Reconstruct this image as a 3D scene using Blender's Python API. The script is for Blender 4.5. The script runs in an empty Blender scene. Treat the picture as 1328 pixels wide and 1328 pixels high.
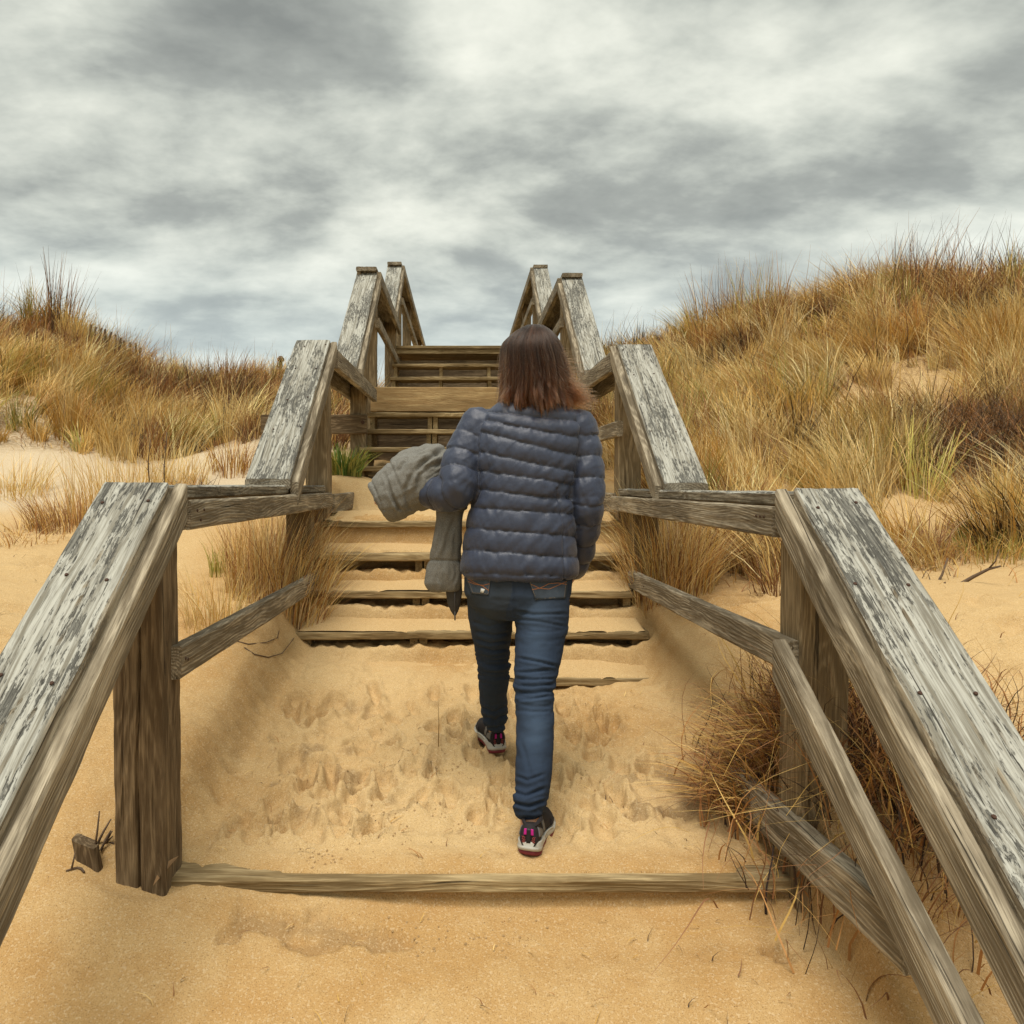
import bpy, math, random
import numpy as np
from mathutils import Vector, Matrix, Euler
from mathutils.bvhtree import BVHTree

rng = np.random.default_rng(7)
random.seed(7)
SC = bpy.context.scene
COL = SC.collection
rad = math.radians

# ------------------------------------------------------------------ camera
F = 1000.0                       # focal length in photo pixels (photo is 1328 wide)
cam_d = bpy.data.cameras.new('camera')
cam = bpy.data.objects.new('camera', cam_d)
COL.objects.link(cam)
cam.location = (0, 0, 0)
cam.rotation_euler = (rad(90), 0, 0)
cam_d.sensor_width = 36
cam_d.lens = F / 1328 * 36
cam_d.shift_x = 64 / 1328
cam_d.shift_y = -37 / 1328
cam_d.clip_start = 0.05
cam_d.clip_end = 2000
SC.camera = cam

# ------------------------------------------------------------------ light
SC.view_settings.view_transform = 'Standard'
SC.view_settings.look = 'None'
SC.view_settings.exposure = 1.32
SC.view_settings.gamma = 1
SC.view_settings.use_curve_mapping = False

SUN = Vector((-0.10, -0.30, 1.0)).normalized()
sun_d = bpy.data.lights.new('sun', 'SUN')
sun_d.energy = 1.5
sun_d.angle = rad(34)
sun_d.color = (1.0, 0.94, 0.84)
sun = bpy.data.objects.new('sun', sun_d)
COL.objects.link(sun)
sun.rotation_euler = SUN.to_track_quat('Z', 'Y').to_euler()

world = bpy.data.worlds.new('World')
SC.world = world
world.use_nodes = True


class NT:
    """small helper for node trees"""
    def __init__(self, tree):
        self.t = tree
        tree.nodes.clear()

    def n(self, kind, **kw):
        nd = self.t.nodes.new(kind)
        for k, v in kw.items():
            if k.startswith('in_'):
                key = k[3:]
                nd.inputs[int(key) if key.isdigit() else key.replace('_', ' ')].default_value = v
            else:
                setattr(nd, k, v)
        return nd

    def l(self, a, b):
        self.t.links.new(a, b)

    def sock(self, nd, idx, v):
        if v is None:
            return
        if hasattr(v, 'is_linked'):
            self.l(v, nd.inputs[idx])
        else:
            nd.inputs[idx].default_value = v

    def math(self, op, a, b=None, c=None, clamp=False):
        nd = self.t.nodes.new('ShaderNodeMath')
        nd.operation = op
        nd.use_clamp = clamp
        self.sock(nd, 0, a); self.sock(nd, 1, b); self.sock(nd, 2, c)
        return nd.outputs[0]

    def vmath(self, op, a, b=None):
        nd = self.t.nodes.new('ShaderNodeVectorMath')
        nd.operation = op
        self.sock(nd, 0, a); self.sock(nd, 1, b)
        return nd.outputs[0]

    def mix(self, f, a, b, blend='MIX'):
        nd = self.t.nodes.new('ShaderNodeMix')
        nd.data_type = 'RGBA'
        nd.blend_type = blend
        self.sock(nd, 0, f); self.sock(nd, 6, a); self.sock(nd, 7, b)
        return nd.outputs[2]

    def noise(self, vec, scale, detail=4, rough=0.5, dist=0.0):
        nd = self.t.nodes.new('ShaderNodeTexNoise')
        nd.inputs['Scale'].default_value = scale
        nd.inputs['Detail'].default_value = detail
        nd.inputs['Roughness'].default_value = rough
        nd.inputs['Distortion'].default_value = dist
        if vec is not None:
            self.l(vec, nd.inputs['Vector'])
        return nd.outputs[0]

    def ramp(self, f, stops, interp='LINEAR'):
        nd = self.t.nodes.new('ShaderNodeValToRGB')
        cr = nd.color_ramp
        cr.interpolation = interp
        while len(cr.elements) < len(stops):
            cr.elements.new(0.5)
        for e, (p, c) in zip(cr.elements, stops):
            e.position = p
            e.color = (c[0], c[1], c[2], 1) if hasattr(c, '__len__') else (c, c, c, 1)
        self.l(f, nd.inputs[0])
        return nd.outputs[0]

    def step(self, v, lo, hi, a=0.0, b=1.0):
        nd = self.t.nodes.new('ShaderNodeMapRange')
        nd.interpolation_type = 'SMOOTHSTEP'
        self.sock(nd, 0, v)
        nd.inputs[1].default_value = lo; nd.inputs[2].default_value = hi
        nd.inputs[3].default_value = a; nd.inputs[4].default_value = b
        return nd.outputs[0]

    def mapping(self, vec, scale=(1, 1, 1), loc=(0, 0, 0), rot=(0, 0, 0)):
        nd = self.t.nodes.new('ShaderNodeMapping')
        nd.inputs['Scale'].default_value = scale
        nd.inputs['Location'].default_value = loc
        nd.inputs['Rotation'].default_value = rot
        self.l(vec, nd.inputs['Vector'])
        return nd.outputs[0]

    def comb(self, x, y, z):
        nd = self.t.nodes.new('ShaderNodeCombineXYZ')
        self.sock(nd, 0, x); self.sock(nd, 1, y); self.sock(nd, 2, z)
        return nd.outputs[0]

    def sep(self, v):
        nd = self.t.nodes.new('ShaderNodeSeparateXYZ')
        self.l(v, nd.inputs[0])
        return nd.outputs


SKY_A = (6.6, 4.4, 5.5)
SKY_B = (4.8, 5.9, 0.9)


def build_world():
    t = NT(world.node_tree)
    tc = t.n('ShaderNodeTexCoord')
    d = tc.outputs['Generated']
    x, y, z = t.sep(d)
    zz = t.math('ADD', t.math('MAXIMUM', z, 0.0), 0.30)
    px = t.math('DIVIDE', x, t.math('MULTIPLY', zz, -1.0))
    py = t.math('DIVIDE', y, zz)
    p = t.comb(px, py, 0.0)
    big = t.noise(t.mapping(p, (1.15, 1.75, 1), SKY_A), 1.0, 3, 0.5, 0.1)
    mid = t.noise(t.mapping(p, (2.5, 3.3, 1), SKY_B, (0, 0, 0.14)), 1.0, 6, 0.57, 0.12)
    fine = t.noise(t.mapping(p, (8.0, 10.0, 1), (9.3, 0.2, 2.4), (0, 0, 0.22)), 1.0, 4, 0.5, 0.1)
    v = t.math('MULTIPLY', big, 0.38)
    v = t.math('MULTIPLY_ADD', mid, 0.49, v)
    v = t.math('MULTIPLY_ADD', fine, 0.13, v)
    col = t.ramp(v, [(0.37, (0.225, 0.235, 0.215)), (0.45, (0.345, 0.36, 0.33)),
                     (0.50, (0.51, 0.53, 0.48)), (0.56, (0.70, 0.715, 0.645)), (0.64, (0.90, 0.905, 0.82))])
    hz = t.step(z, 0.34, 0.10)
    col = t.mix(t.math('MULTIPLY', hz, 0.55), col, (0.49, 0.575, 0.605, 1))
    col = t.mix(1.0, col, (4.75, 4.72, 4.5, 1), 'MULTIPLY')
    sky = t.n('ShaderNodeTexSky')
    sky.sky_type = 'NISHITA'
    sky.sun_disc = False
    sky.sun_elevation = math.asin(SUN.z)
    sky.sun_rotation = math.atan2(SUN.x, SUN.y)
    colf = t.mix(0.94, sky.outputs[0], col)
    bg = t.n('ShaderNodeBackground')
    bg.inputs[1].default_value = 0.1
    t.l(colf, bg.inputs[0])
    out = t.n('ShaderNodeOutputWorld')
    t.l(bg.outputs[0], out.inputs[0])


build_world()

# ------------------------------------------------------------------ helpers
def P(u, v, Y):
    """photo pixel at distance Y along the stairs -> world point"""
    return Vector(((u - 600) * Y / F, Y, (627 - v) * Y / F))


WM = {}                          # world matrix of each parent


def mesh_obj(name, me, mat=None, parent=None, mtx=None):
    o = bpy.data.objects.new(name, me)
    COL.objects.link(o)
    if mat is not None and len(me.materials) == 0:
        me.materials.append(mat)
    m = mtx if mtx is not None else Matrix()
    if parent is not None:
        o.parent = parent
        o.matrix_basis = WM[parent.name].inverted() @ m
    else:
        o.matrix_basis = m
    WM[o.name] = m.copy()
    return o


def empty(name, loc, parent=None):
    o = bpy.data.objects.new(name, None)
    COL.objects.link(o)
    loc = Vector(loc)
    if parent is not None:
        o.parent = parent
        o.location = WM[parent.name].inverted() @ loc
    else:
        o.location = loc
    WM[o.name] = Matrix.Translation(loc)
    return o


def tag(o, label=None, cat=None, group=None, kind=None):
    if label: o['label'] = label
    if cat: o['category'] = cat
    if group: o['group'] = group
    if kind: o['kind'] = kind
    return o


def np_mesh(name, V, quads=None, tris=None, faces=None, smooth=False):
    me = bpy.data.meshes.new(name)
    V = np.asarray(V, dtype=np.float32)
    if faces is not None:
        me.from_pydata([tuple(map(float, v)) for v in V], [], faces)
    else:
        k = 4 if quads is not None else 3
        Fc = np.asarray(quads if quads is not None else tris, dtype=np.int32)
        me.vertices.add(len(V)); me.vertices.foreach_set('co', V.ravel())
        me.loops.add(Fc.size); me.loops.foreach_set('vertex_index', Fc.ravel())
        me.polygons.add(len(Fc))
        me.polygons.foreach_set('loop_start', np.arange(0, Fc.size, k, dtype=np.int32))
        me.update(calc_edges=True)
    me.polygons.foreach_set('use_smooth', np.full(len(me.polygons), smooth))
    me.update()
    return me


def set_col(me, name, C):
    a = me.attributes.new(name, 'FLOAT_COLOR', 'POINT')
    C = np.asarray(C, dtype=np.float32)
    if C.shape[1] == 3:
        C = np.concatenate([C, np.ones((len(C), 1), np.float32)], 1)
    a.data.foreach_set('color', C.ravel())


def set_f(me, name, v):
    a = me.attributes.new(name, 'FLOAT', 'POINT')
    a.data.foreach_set('value', np.asarray(v, dtype=np.float32).ravel())


def vnoise(x, y, z=0.0, seed=0):
    x, y, z = np.broadcast_arrays(np.asarray(x, float), np.asarray(y, float), np.asarray(z, float))
    xi = np.floor(x); yi = np.floor(y); zi = np.floor(z)
    fx = x - xi; fy = y - yi; fz = z - zi
    fx = fx * fx * fx * (fx * (fx * 6 - 15) + 10)
    fy = fy * fy * fy * (fy * (fy * 6 - 15) + 10)
    fz = fz * fz * fz * (fz * (fz * 6 - 15) + 10)
    xi = xi.astype(np.int64); yi = yi.astype(np.int64); zi = zi.astype(np.int64)

    def h(a, b, c):
        n = (a * 374761393 + b * 668265263 + c * 1440662683 + seed * 974634777) & 0xffffffff
        n = ((n ^ (n >> 13)) * 1274126177) & 0xffffffff
        n = ((n ^ (n >> 16)) * 2246822519) & 0xffffffff
        return ((n ^ (n >> 15)) & 0xffffff) / float(0xffffff)
    r = 0
    for dx in (0, 1):
        wx = fx if dx else 1 - fx
        for dy in (0, 1):
            wy = fy if dy else 1 - fy
            for dz in (0, 1):
                wz = fz if dz else 1 - fz
                r = r + wx * wy * wz * h(xi + dx, yi + dy, zi + dz)
    return r * 2 - 1


def fbm(x, y, z=0.0, oct=4, seed=0, gain=0.5, lac=2.03):
    a = 1.0; s = 0; tot = 0
    x = np.asarray(x, float); y = np.asarray(y, float); z = np.asarray(z, float)
    for i in range(oct):
        s = s + a * vnoise(x, y, z, seed + i * 17)
        tot += a
        a *= gain
        x = x * lac + 11.3; y = y * lac + 5.7; z = z * lac + 2.1
    return s / tot


def sstep(v, a, b):
    t = np.clip((np.asarray(v, float) - a) / (b - a), 0, 1)
    return t * t * (3 - 2 * t)


# ------------------------------------------------------------------ materials
def new_mat(name):
    m = bpy.data.materials.new(name)
    m.use_nodes = True
    return m, NT(m.node_tree)


def finish(t, col, rough=0.8, bump=None, bump_d=0.002, bump_s=0.6, spec=0.3, extra=None):
    b = t.n('ShaderNodeBsdfPrincipled')
    t.sock(b, 'Base Color', col)
    t.sock(b, 'Roughness', rough)
    b.inputs['Specular IOR Level'].default_value = spec
    if bump is not None:
        bp = t.n('ShaderNodeBump')
        bp.inputs['Strength'].default_value = bump_s
        bp.inputs['Distance'].default_value = bump_d
        t.l(bump, bp.inputs['Height'])
        t.l(bp.outputs[0], b.inputs['Normal'])
    if extra:
        for k, v in extra.items():
            b.inputs[k].default_value = v
    o = t.n('ShaderNodeOutputMaterial')
    t.l(b.outputs[0], o.inputs[0])
    return b


def flat_mat(name, col, rough=0.7, var=0.15, scale=60, spec=0.3, bump=0.0005):
    m, t = new_mat(name)
    tc = t.n('ShaderNodeTexCoord')
    n = t.noise(tc.outputs['Object'], scale, 4, 0.6)
    c = t.mix(n, [x * (1 - var) for x in col] + [1], [min(1, x * (1 + var)) for x in col] + [1])
    finish(t, c, rough, n, bump, 0.5, spec)
    return m


def wood_mat(name, dark, light, paint=False, gap=1.0, warm=None):
    m, t = new_mat(name)
    tc = t.n('ShaderNodeTexCoord')
    oi = t.n('ShaderNodeObjectInfo')
    off = t.vmath('SCALE', t.comb(oi.outputs['Random'], oi.outputs['Random'], oi.outputs['Random']), None)
    off.node.inputs['Scale'].default_value = 37.0
    p = t.vmath('ADD', tc.outputs['Object'], off)
    # the grain wanders slowly along the board and swirls round knots
    wn = t.n('ShaderNodeTexNoise')
    wn.inputs['Scale'].default_value = 1.0
    wn.inputs['Detail'].default_value = 2
    t.l(t.mapping(p, (1.3, 6, 6)), wn.inputs['Vector'])
    w = t.vmath('SUBTRACT', wn.outputs['Color'], (0.5, 0.5, 0.5))
    w = t.vmath('MULTIPLY', w, (0.0, 0.05, 0.05))
    vor = t.n('ShaderNodeTexVoronoi')
    vor.inputs['Scale'].default_value = 1.0
    t.l(t.mapping(p, (1.7, 7, 7)), vor.inputs['Vector'])
    kd = vor.outputs['Distance']
    knot = t.step(kd, 0.17, 0.02)
    swirl = t.step(kd, 0.42, 0.02)
    pg = t.vmath('ADD', p, w)
    ks = t.vmath('SCALE', t.comb(0.0, swirl, swirl), None)
    ks.node.inputs['Scale'].default_value = 0.02
    pg = t.vmath('ADD', pg, ks)
    g1 = t.noise(t.mapping(pg, (2.4, 30, 30)), 1.0, 4, 0.6)
    g2 = t.noise(t.mapping(pg, (7, 130, 130)), 1.0, 3, 0.6)
    g3 = t.noise(t.mapping(pg, (16, 380, 380)), 1.0, 2, 0.5)
    blot = t.noise(t.mapping(p, (2.2, 6, 6)), 1.0, 5, 0.6)
    # growth rings cut lengthwise: long cathedral lines that bend round the knots
    q = t.vmath('ADD', t.vmath('ADD', tc.outputs['Object'], t.vmath('MULTIPLY', w, (1, 1.6, 1.6))), ks)
    qx, qy, qz = t.sep(q)
    sl = t.noise(t.mapping(p, (0.9, 1.5, 1.5), (2, 9, 4)), 1.0, 2, 0.5)
    ry = t.math('ADD', qy, t.math('MULTIPLY_ADD', oi.outputs['Random'], 0.08, -0.04))
    rz = t.math('ADD', qz, t.math('MULTIPLY_ADD', sl, 0.16, -0.02))
    rr = t.math('SQRT', t.math('ADD', t.math('MULTIPLY', ry, ry), t.math('MULTIPLY', rz, rz)))
    ring = t.math('MULTIPLY_ADD', t.math('SINE', t.math('MULTIPLY_ADD', g2, 2.5, t.math('MULTIPLY', rr, 620.0))), 0.5, 0.5)
    g = t.math('MULTIPLY_ADD', g2, 0.40, t.math('MULTIPLY', g1, 0.46))
    g = t.math('MULTIPLY_ADD', t.math('POWER', ring, 1.5), 0.10, g)
    gr = t.step(g, 0.40, 0.62)
    c = t.mix(gr, dark + (1,), light + (1,))
    c = t.mix(t.math('MULTIPLY', t.step(g3, 0.55, 0.42), 0.35), c, tuple(x * 0.55 for x in dark) + (1,))
    # uneven weathering
    c = t.mix(t.math('MULTIPLY', t.step(blot, 0.45, 0.68), 0.55), c, tuple(x * 0.62 for x in dark) + (1,))
    c = t.mix(t.math('MULTIPLY', t.step(blot, 0.48, 0.30), 0.4), c, tuple(min(1, x * 1.22) for x in light) + (1,))
    c = t.mix(t.math('MULTIPLY', knot, 0.75), c, tuple(x * 0.35 for x in dark) + (1,))
    # fine checks (drying cracks)
    chk = t.noise(t.mapping(pg, (1.1, 90, 90), (3, 1, 7)), 1.0, 3, 0.55)
    chk = t.step(chk, 0.66, 0.72)
    c = t.mix(t.math('MULTIPLY', chk, 0.8), c, tuple(x * 0.22 for x in dark) + (1,))
    hgt = t.math('SUBTRACT', t.math('MULTIPLY_ADD', g3, 0.25, g), t.math('MULTIPLY', chk, 1.2))
    rough = 0.85
    if paint:
        geo = t.n('ShaderNodeNewGeometry')
        vt = t.n('ShaderNodeVectorTransform')
        vt.vector_type = 'NORMAL'; vt.convert_from = 'WORLD'; vt.convert_to = 'OBJECT'
        t.l(geo.outputs['True Normal'], vt.inputs[0])
        nz = t.sep(vt.outputs[0])[2]
        top = t.step(nz, 0.55, 0.8)
        s1 = t.noise(t.mapping(pg, (2.4, 75, 75), (5, 3, 2)), 1.0, 4, 0.65)
        s2 = t.noise(t.mapping(pg, (5, 210, 210), (1, 3, 6)), 1.0, 3, 0.6)
        pale = t.mix(t.step(s1, 0.36, 0.60), (0.19, 0.175, 0.135, 1), (0.435, 0.43, 0.375, 1))
        pale = t.mix(t.math('MULTIPLY', t.step(s2, 0.52, 0.36), 0.55), pale, (0.20, 0.19, 0.16, 1))
        # mildew and bare wood showing through in patches that follow the grain
        m1 = t.noise(t.mapping(pg, (2.2, 8, 8), (1, 8, 3)), 1.0, 6, 0.66)
        m2 = t.noise(t.mapping(pg, (22, 120, 120), (2, 2, 9)), 1.0, 5, 0.72)
        m3 = t.noise(t.mapping(pg, (1.5, 95, 95), (6, 2, 4)), 1.0, 4, 0.65)
        mm = t.math('MULTIPLY_ADD', m2, 0.62, t.math('MULTIPLY', m1, 0.62))
        mm = t.math('MULTIPLY_ADD', m3, 0.36, mm)
        dk = t.step(mm, 0.815, 0.875)
        md = t.step(mm, 0.77, 0.85)
        pc = t.mix(t.math('MULTIPLY', md, 0.55), pale, (0.31, 0.30, 0.26, 1))
        bare = t.mix(t.step(s2, 0.40, 0.62), (0.045, 0.044, 0.038, 1), (0.17, 0.165, 0.14, 1))
        pc = t.mix(t.math('MULTIPLY', dk, 0.9), pc, bare)
        pc = t.mix(t.math('MULTIPLY', chk, 0.9), pc, (0.04, 0.035, 0.028, 1))
        c = t.mix(top, c, pc)
        hgt = t.math('SUBTRACT', hgt, t.math('MULTIPLY', dk, 0.5))
    finish(t, c, rough, hgt, 0.006, 0.9, 0.2)
    return m


M = {}
M['rail'] = wood_mat('weathered rail wood', (0.165, 0.132, 0.086), (0.46, 0.395, 0.285))
M['cap'] = wood_mat('flaking painted wood', (0.175, 0.14, 0.092), (0.47, 0.41, 0.305), paint=True)
M['post'] = wood_mat('brown post wood', (0.105, 0.07, 0.037), (0.27, 0.197, 0.115))
M['tanpost'] = wood_mat('tan post wood', (0.165, 0.118, 0.062), (0.36, 0.275, 0.16))
M['tread'] = wood_mat('tread wood', (0.21, 0.145, 0.066), (0.45, 0.345, 0.185))
M['fascia'] = wood_mat('yellow fascia wood', (0.36, 0.23, 0.10), (0.54, 0.39, 0.19))
M['nail'] = flat_mat('rusty nail', (0.06, 0.03, 0.018), 0.8, 0.4, 300)


def sand_mat():
    m, t = new_mat('dune sand')
    geo = t.n('ShaderNodeNewGeometry')
    p = geo.outputs['Position']
    n1 = t.noise(p, 1.6, 5, 0.6)
    n2 = t.noise(p, 9.0, 5, 0.65)
    gr = t.noise(p, 330.0, 2, 0.6)
    gr2 = t.noise(t.mapping(p, (1, 1, 1), (3, 3, 3)), 150.0, 2, 0.6)
    at = t.n('ShaderNodeAttribute'); at.attribute_name = 'loose'
    dm = t.n('ShaderNodeAttribute'); dm.attribute_name = 'damp'
    c = t.mix(t.step(t.math('MULTIPLY_ADD', n2, 0.45, t.math('MULTIPLY', n1, 0.55)), 0.38, 0.62),
              (0.425, 0.255, 0.098, 1), (0.485, 0.322, 0.145, 1))
    c = t.mix(t.math('MULTIPLY', at.outputs['Fac'], 0.85), c, (0.550, 0.392, 0.195, 1))
    c = t.mix(t.math('MULTIPLY', dm.outputs['Fac'], 0.75), c, (0.227, 0.151, 0.076, 1))
    pl = t.n('ShaderNodeAttribute'); pl.attribute_name = 'pale'
    c = t.mix(t.math('MULTIPLY', pl.outputs['Fac'], 0.9), c, (0.554, 0.462, 0.323, 1))
    lt = t.n('ShaderNodeAttribute'); lt.attribute_name = 'litter'
    ln = t.noise(t.mapping(p, (30, 30, 30)), 1.0, 4, 0.7)
    c = t.mix(t.math('MULTIPLY', t.math('MULTIPLY', lt.outputs['Fac'], t.step(ln, 0.38, 0.6)), 0.8), c, (0.25, 0.16, 0.07, 1))
    c = t.mix(t.math('MULTIPLY', t.step(gr, 0.52, 0.30), 0.60), c, (0.20, 0.105, 0.035, 1))
    c = t.mix(t.math('MULTIPLY', t.step(gr2, 0.54, 0.68), 0.40), c, (0.655, 0.521, 0.336, 1))
    spk = t.noise(t.mapping(p, (1, 1, 1), (7, 1, 3)), 210.0, 1, 0.5)
    c = t.mix(t.math('MULTIPLY', t.step(spk, 0.735, 0.78), 0.8), c, (0.06, 0.04, 0.025, 1))
    h = t.math('MULTIPLY_ADD', n2, 6.0, t.math('MULTIPLY', t.noise(p, 45, 4, 0.6), 2.2))
    h = t.math('MULTIPLY_ADD', gr, 0.5, h)
    finish(t, c, 0.95, h, 0.0035, 0.55, 0.1)
    return m


M['sand'] = sand_mat()


def grass_mat(name, rough=0.65, transl=0.12):
    m, t = new_mat(name)
    a = t.n('ShaderNodeAttribute'); a.attribute_name = 'Col'
    b = t.n('ShaderNodeBsdfPrincipled')
    t.l(a.outputs['Color'], b.inputs['Base Color'])
    b.inputs['Roughness'].default_value = rough
    b.inputs['Specular IOR Level'].default_value = 0.25
    tr = t.n('ShaderNodeBsdfTranslucent')
    t.l(a.outputs['Color'], tr.inputs['Color'])
    mx = t.n('ShaderNodeMixShader')
    mx.inputs[0].default_value = transl
    t.l(b.outputs[0], mx.inputs[1]); t.l(tr.outputs[0], mx.inputs[2])
    o = t.n('ShaderNodeOutputMaterial')
    t.l(mx.outputs[0], o.inputs[0])
    return m


M['grass'] = grass_mat('dry grass')
M['twig'] = flat_mat('dead wood', (0.12, 0.08, 0.05), 0.85, 0.4, 90)
# ------------------------------------------------------------------ terrain
NOSE = [(2.20, -1.129), (3.752, -0.949), (3.984, -0.769), (4.216, -0.589), (4.448, -0.409), (4.68, -0.229)]

CT = []
for u, v, Y in [
    # left of the stairs
    (0, 1328, 1.82), (50, 1125, 2.15), (180, 1140, 2.15), (50, 900, 2.8), (50, 760, 3.8), (50, 690, 5.0), (60, 632, 6.6), (60, 600, 7.4),
    (60, 545, 8.6), (60, 480, 10.0), (110, 448, 10.9), (150, 466, 10.8), (182, 488, 10.8), (60, 438, 11.0), (0, 440, 11.2), (-120, 452, 10.5), (200, 512, 11.8), (270, 522, 11.8), (345, 522, 11.8),
    (180, 545, 9.5), (300, 545, 9.5), (200, 612, 7.0), (280, 600, 7.0), (280, 640, 6.0), (370, 610, 6.8), (400, 560, 8.5),
    (240, 1000, 2.6), (240, 890, 3.2), (300, 845, 3.5), (350, 810, 3.8), (400, 772, 4.1), (300, 735, 4.6), (240, 700, 5.0), (360, 720, 4.6),
    (445, 616, 6.0), (405, 650, 5.0), (150, 700, 4.9), (-150, 800, 3.0), (-200, 650, 6), (-300, 520, 9),
    # right of the stairs
    (1250, 1290, 1.85), (1060, 1150, 2.15), (1250, 1150, 2.1), (1200, 1020, 2.45), (1290, 850, 3.1), (1300, 770, 3.9), (1180, 770, 3.9),
    (1250, 722, 4.7), (960, 725, 4.6), (910, 905, 3.2), (868, 835, 3.8), (960, 810, 3.6), (905, 755, 4.3), (840, 660, 5.2), (900, 612, 6.2),
    (1000, 610, 6.2), (1200, 610, 6.3), (1320, 600, 6.2), (850, 540, 8.0), (1000, 515, 8.0), (1200, 490, 8.0), (1320, 455, 8.0),
    (830, 470, 11.2), (900, 448, 10.6), (980, 432, 10.2), (1080, 418, 9.9), (1200, 398, 9.7), (1320, 392, 9.7), (1500, 390, 9.5),
    (1450, 600, 6), (1500, 800, 3.2),
]:
    q = P(u, v, Y)
    CT.append((q.x, q.y, q.z))
CT += [(0.05, -4, -2.0), (-5, -3, -1.8), (5, -3, -1.8), (0.05, 0.8, -1.46), (0.0, 1.82, -1.275), (-0.9, 1.6, -1.29), (1.0, 1.6, -1.29),
       (0.05, 2.15, -1.185), (0.05, 2.9, -1.07), (0.05, 3.6, -0.96), (0.05, 4.2, -0.62), (0.05, 4.7, -0.25), (0.05, 5.4, -0.21),
       (0.05, 6.2, -0.16), (0.05, 7.4, 0.15), (0.05, 8.5, 0.5), (0.05, 10.0, 0.9), (0.05, 12, 1.0), (0.05, 16, 0.6),
       (-4, 15, 1.4), (4, 15, 1.5), (-9, 14, 1.9), (9, 14, 1.9), (-8, 20, 0.3), (8, 20, 0.3), (0, 21, 0.0), (-13, 10, 2.0), (13, 9, 2.2),
       (-13, 3, 0.2), (13, 3, 0.3)]
CT = np.array(CT)


def _phi(r2):
    return 0.5 * r2 * np.log(r2 + 1e-9)


def _tps_fit():
    n = len(CT)
    d2 = ((CT[:, None, :2] - CT[None, :, :2]) ** 2).sum(-1)
    A = np.zeros((n + 3, n + 3))
    A[:n, :n] = _phi(d2) + np.eye(n) * 0.02
    A[:n, n] = 1; A[:n, n + 1:] = CT[:, :2]
    A[n, :n] = 1; A[n + 1:, :n] = CT[:, :2].T
    return np.linalg.solve(A, np.concatenate([CT[:, 2], np.zeros(3)]))


TW = _tps_fit()


def tps(X, Y):
    X = np.asarray(X, float); Y = np.asarray(Y, float)
    Xc = np.clip(X, -13, 13); Yc = np.clip(Y, -4, 20)
    sh = Xc.shape
    q = np.stack([Xc.ravel(), Yc.ravel()], 1)
    out = np.empty(len(q))
    for i in range(0, len(q), 40000):
        b = q[i:i + 40000]
        d2 = ((b[:, None, :] - CT[None, :, :2]) ** 2).sum(-1)
        out[i:i + 40000] = _phi(d2) @ TW[:-3] + TW[-3] + b @ TW[-2:]
    z = out.reshape(sh)
    far = np.hypot(X - Xc, Y - Yc)
    return z + (-2.6 - z) * (1 - np.exp(-far / 9.0))


def corridor(X, Y):
    z = np.full(X.shape, -1.129)
    n4 = fbm(X * 2.3, Y * 2.3, 0, 3, 5)
    rises = [0.110, 0.085, 0.075, 0.070, 0.015]
    for i in range(6):
        y0, z0 = NOSE[i]
        if i < 5:
            y1 = NOSE[i + 1][0]
            t = np.clip((Y - y0) / (y1 - y0), 0, 1)
            seg = z0 + 0.006 + rises[i] * (t ** 1.25 if i == 0 else t)
            if i == 0:
                seg = seg + 0.065 * sstep(X, 0.42, 0.10) * sstep(Y, 3.1, 3.72) + 0.02 * n4 * sstep(Y, 2.35, 2.8)
                seg = seg + 0.05 * sstep(X, 0.55, 0.95) * sstep(Y, 2.5, 3.4)
                seg = seg + 0.06 * sstep(X, -0.3, -0.85) * sstep(Y, 2.5, 3.4)
                seg = seg - 0.008 * sstep(Y, 2.30, 2.22)
                # the plank lies bare at both of its ends
                edge = sstep(Y, 2.36, 2.25) * (sstep(X, -0.45, -0.72) + sstep(X, 0.72, 0.9))
                seg = seg - 0.012 * edge
            elif i == 1:
                seg = seg + 0.02 * n4
                seg = seg - 0.06 * sstep(X, 0.42, 0.6) * sstep(t, 0.4, 0.0)
            elif i < 4:
                seg = seg + 0.015 * n4
        else:
            seg = z0 + 0.010 + 0.012 * n4
        if i == 0:
            z = seg
        else:
            yo = 0.0 if i == 5 else 0.15
            w = sstep(Y, y0 + 0.012 + yo, y0 + 0.036 + yo * 1.3)
            z = z * (1 - w) + seg * w
    return z


FOOT = []
r_ = random.Random(3)
for k in range(120):
    FOOT.append((r_.uniform(-0.75, 0.75), r_.uniform(2.42, 3.6), r_.uniform(-0.5, 0.5), r_.uniform(0.045, 0.11), r_.uniform(0.025, 0.05), r_.uniform(0.018, 0.042)))
for k in range(22):
    FOOT.append((r_.uniform(-0.7, 0.8), r_.uniform(4.72, 5.6), r_.uniform(-0.5, 0.5), 0.10, 0.045, 0.015))
for k in range(12):
    FOOT.append((r_.uniform(1.3, 3.6), r_.uniform(2.6, 4.4), r_.uniform(-2, 2), 0.11, 0.06, 0.03))
for k in range(14):
    FOOT.append((r_.uniform(-2.6, -1.2), r_.uniform(2.8, 4.6), r_.uniform(-2, 2), 0.11, 0.06, 0.025))


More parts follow.
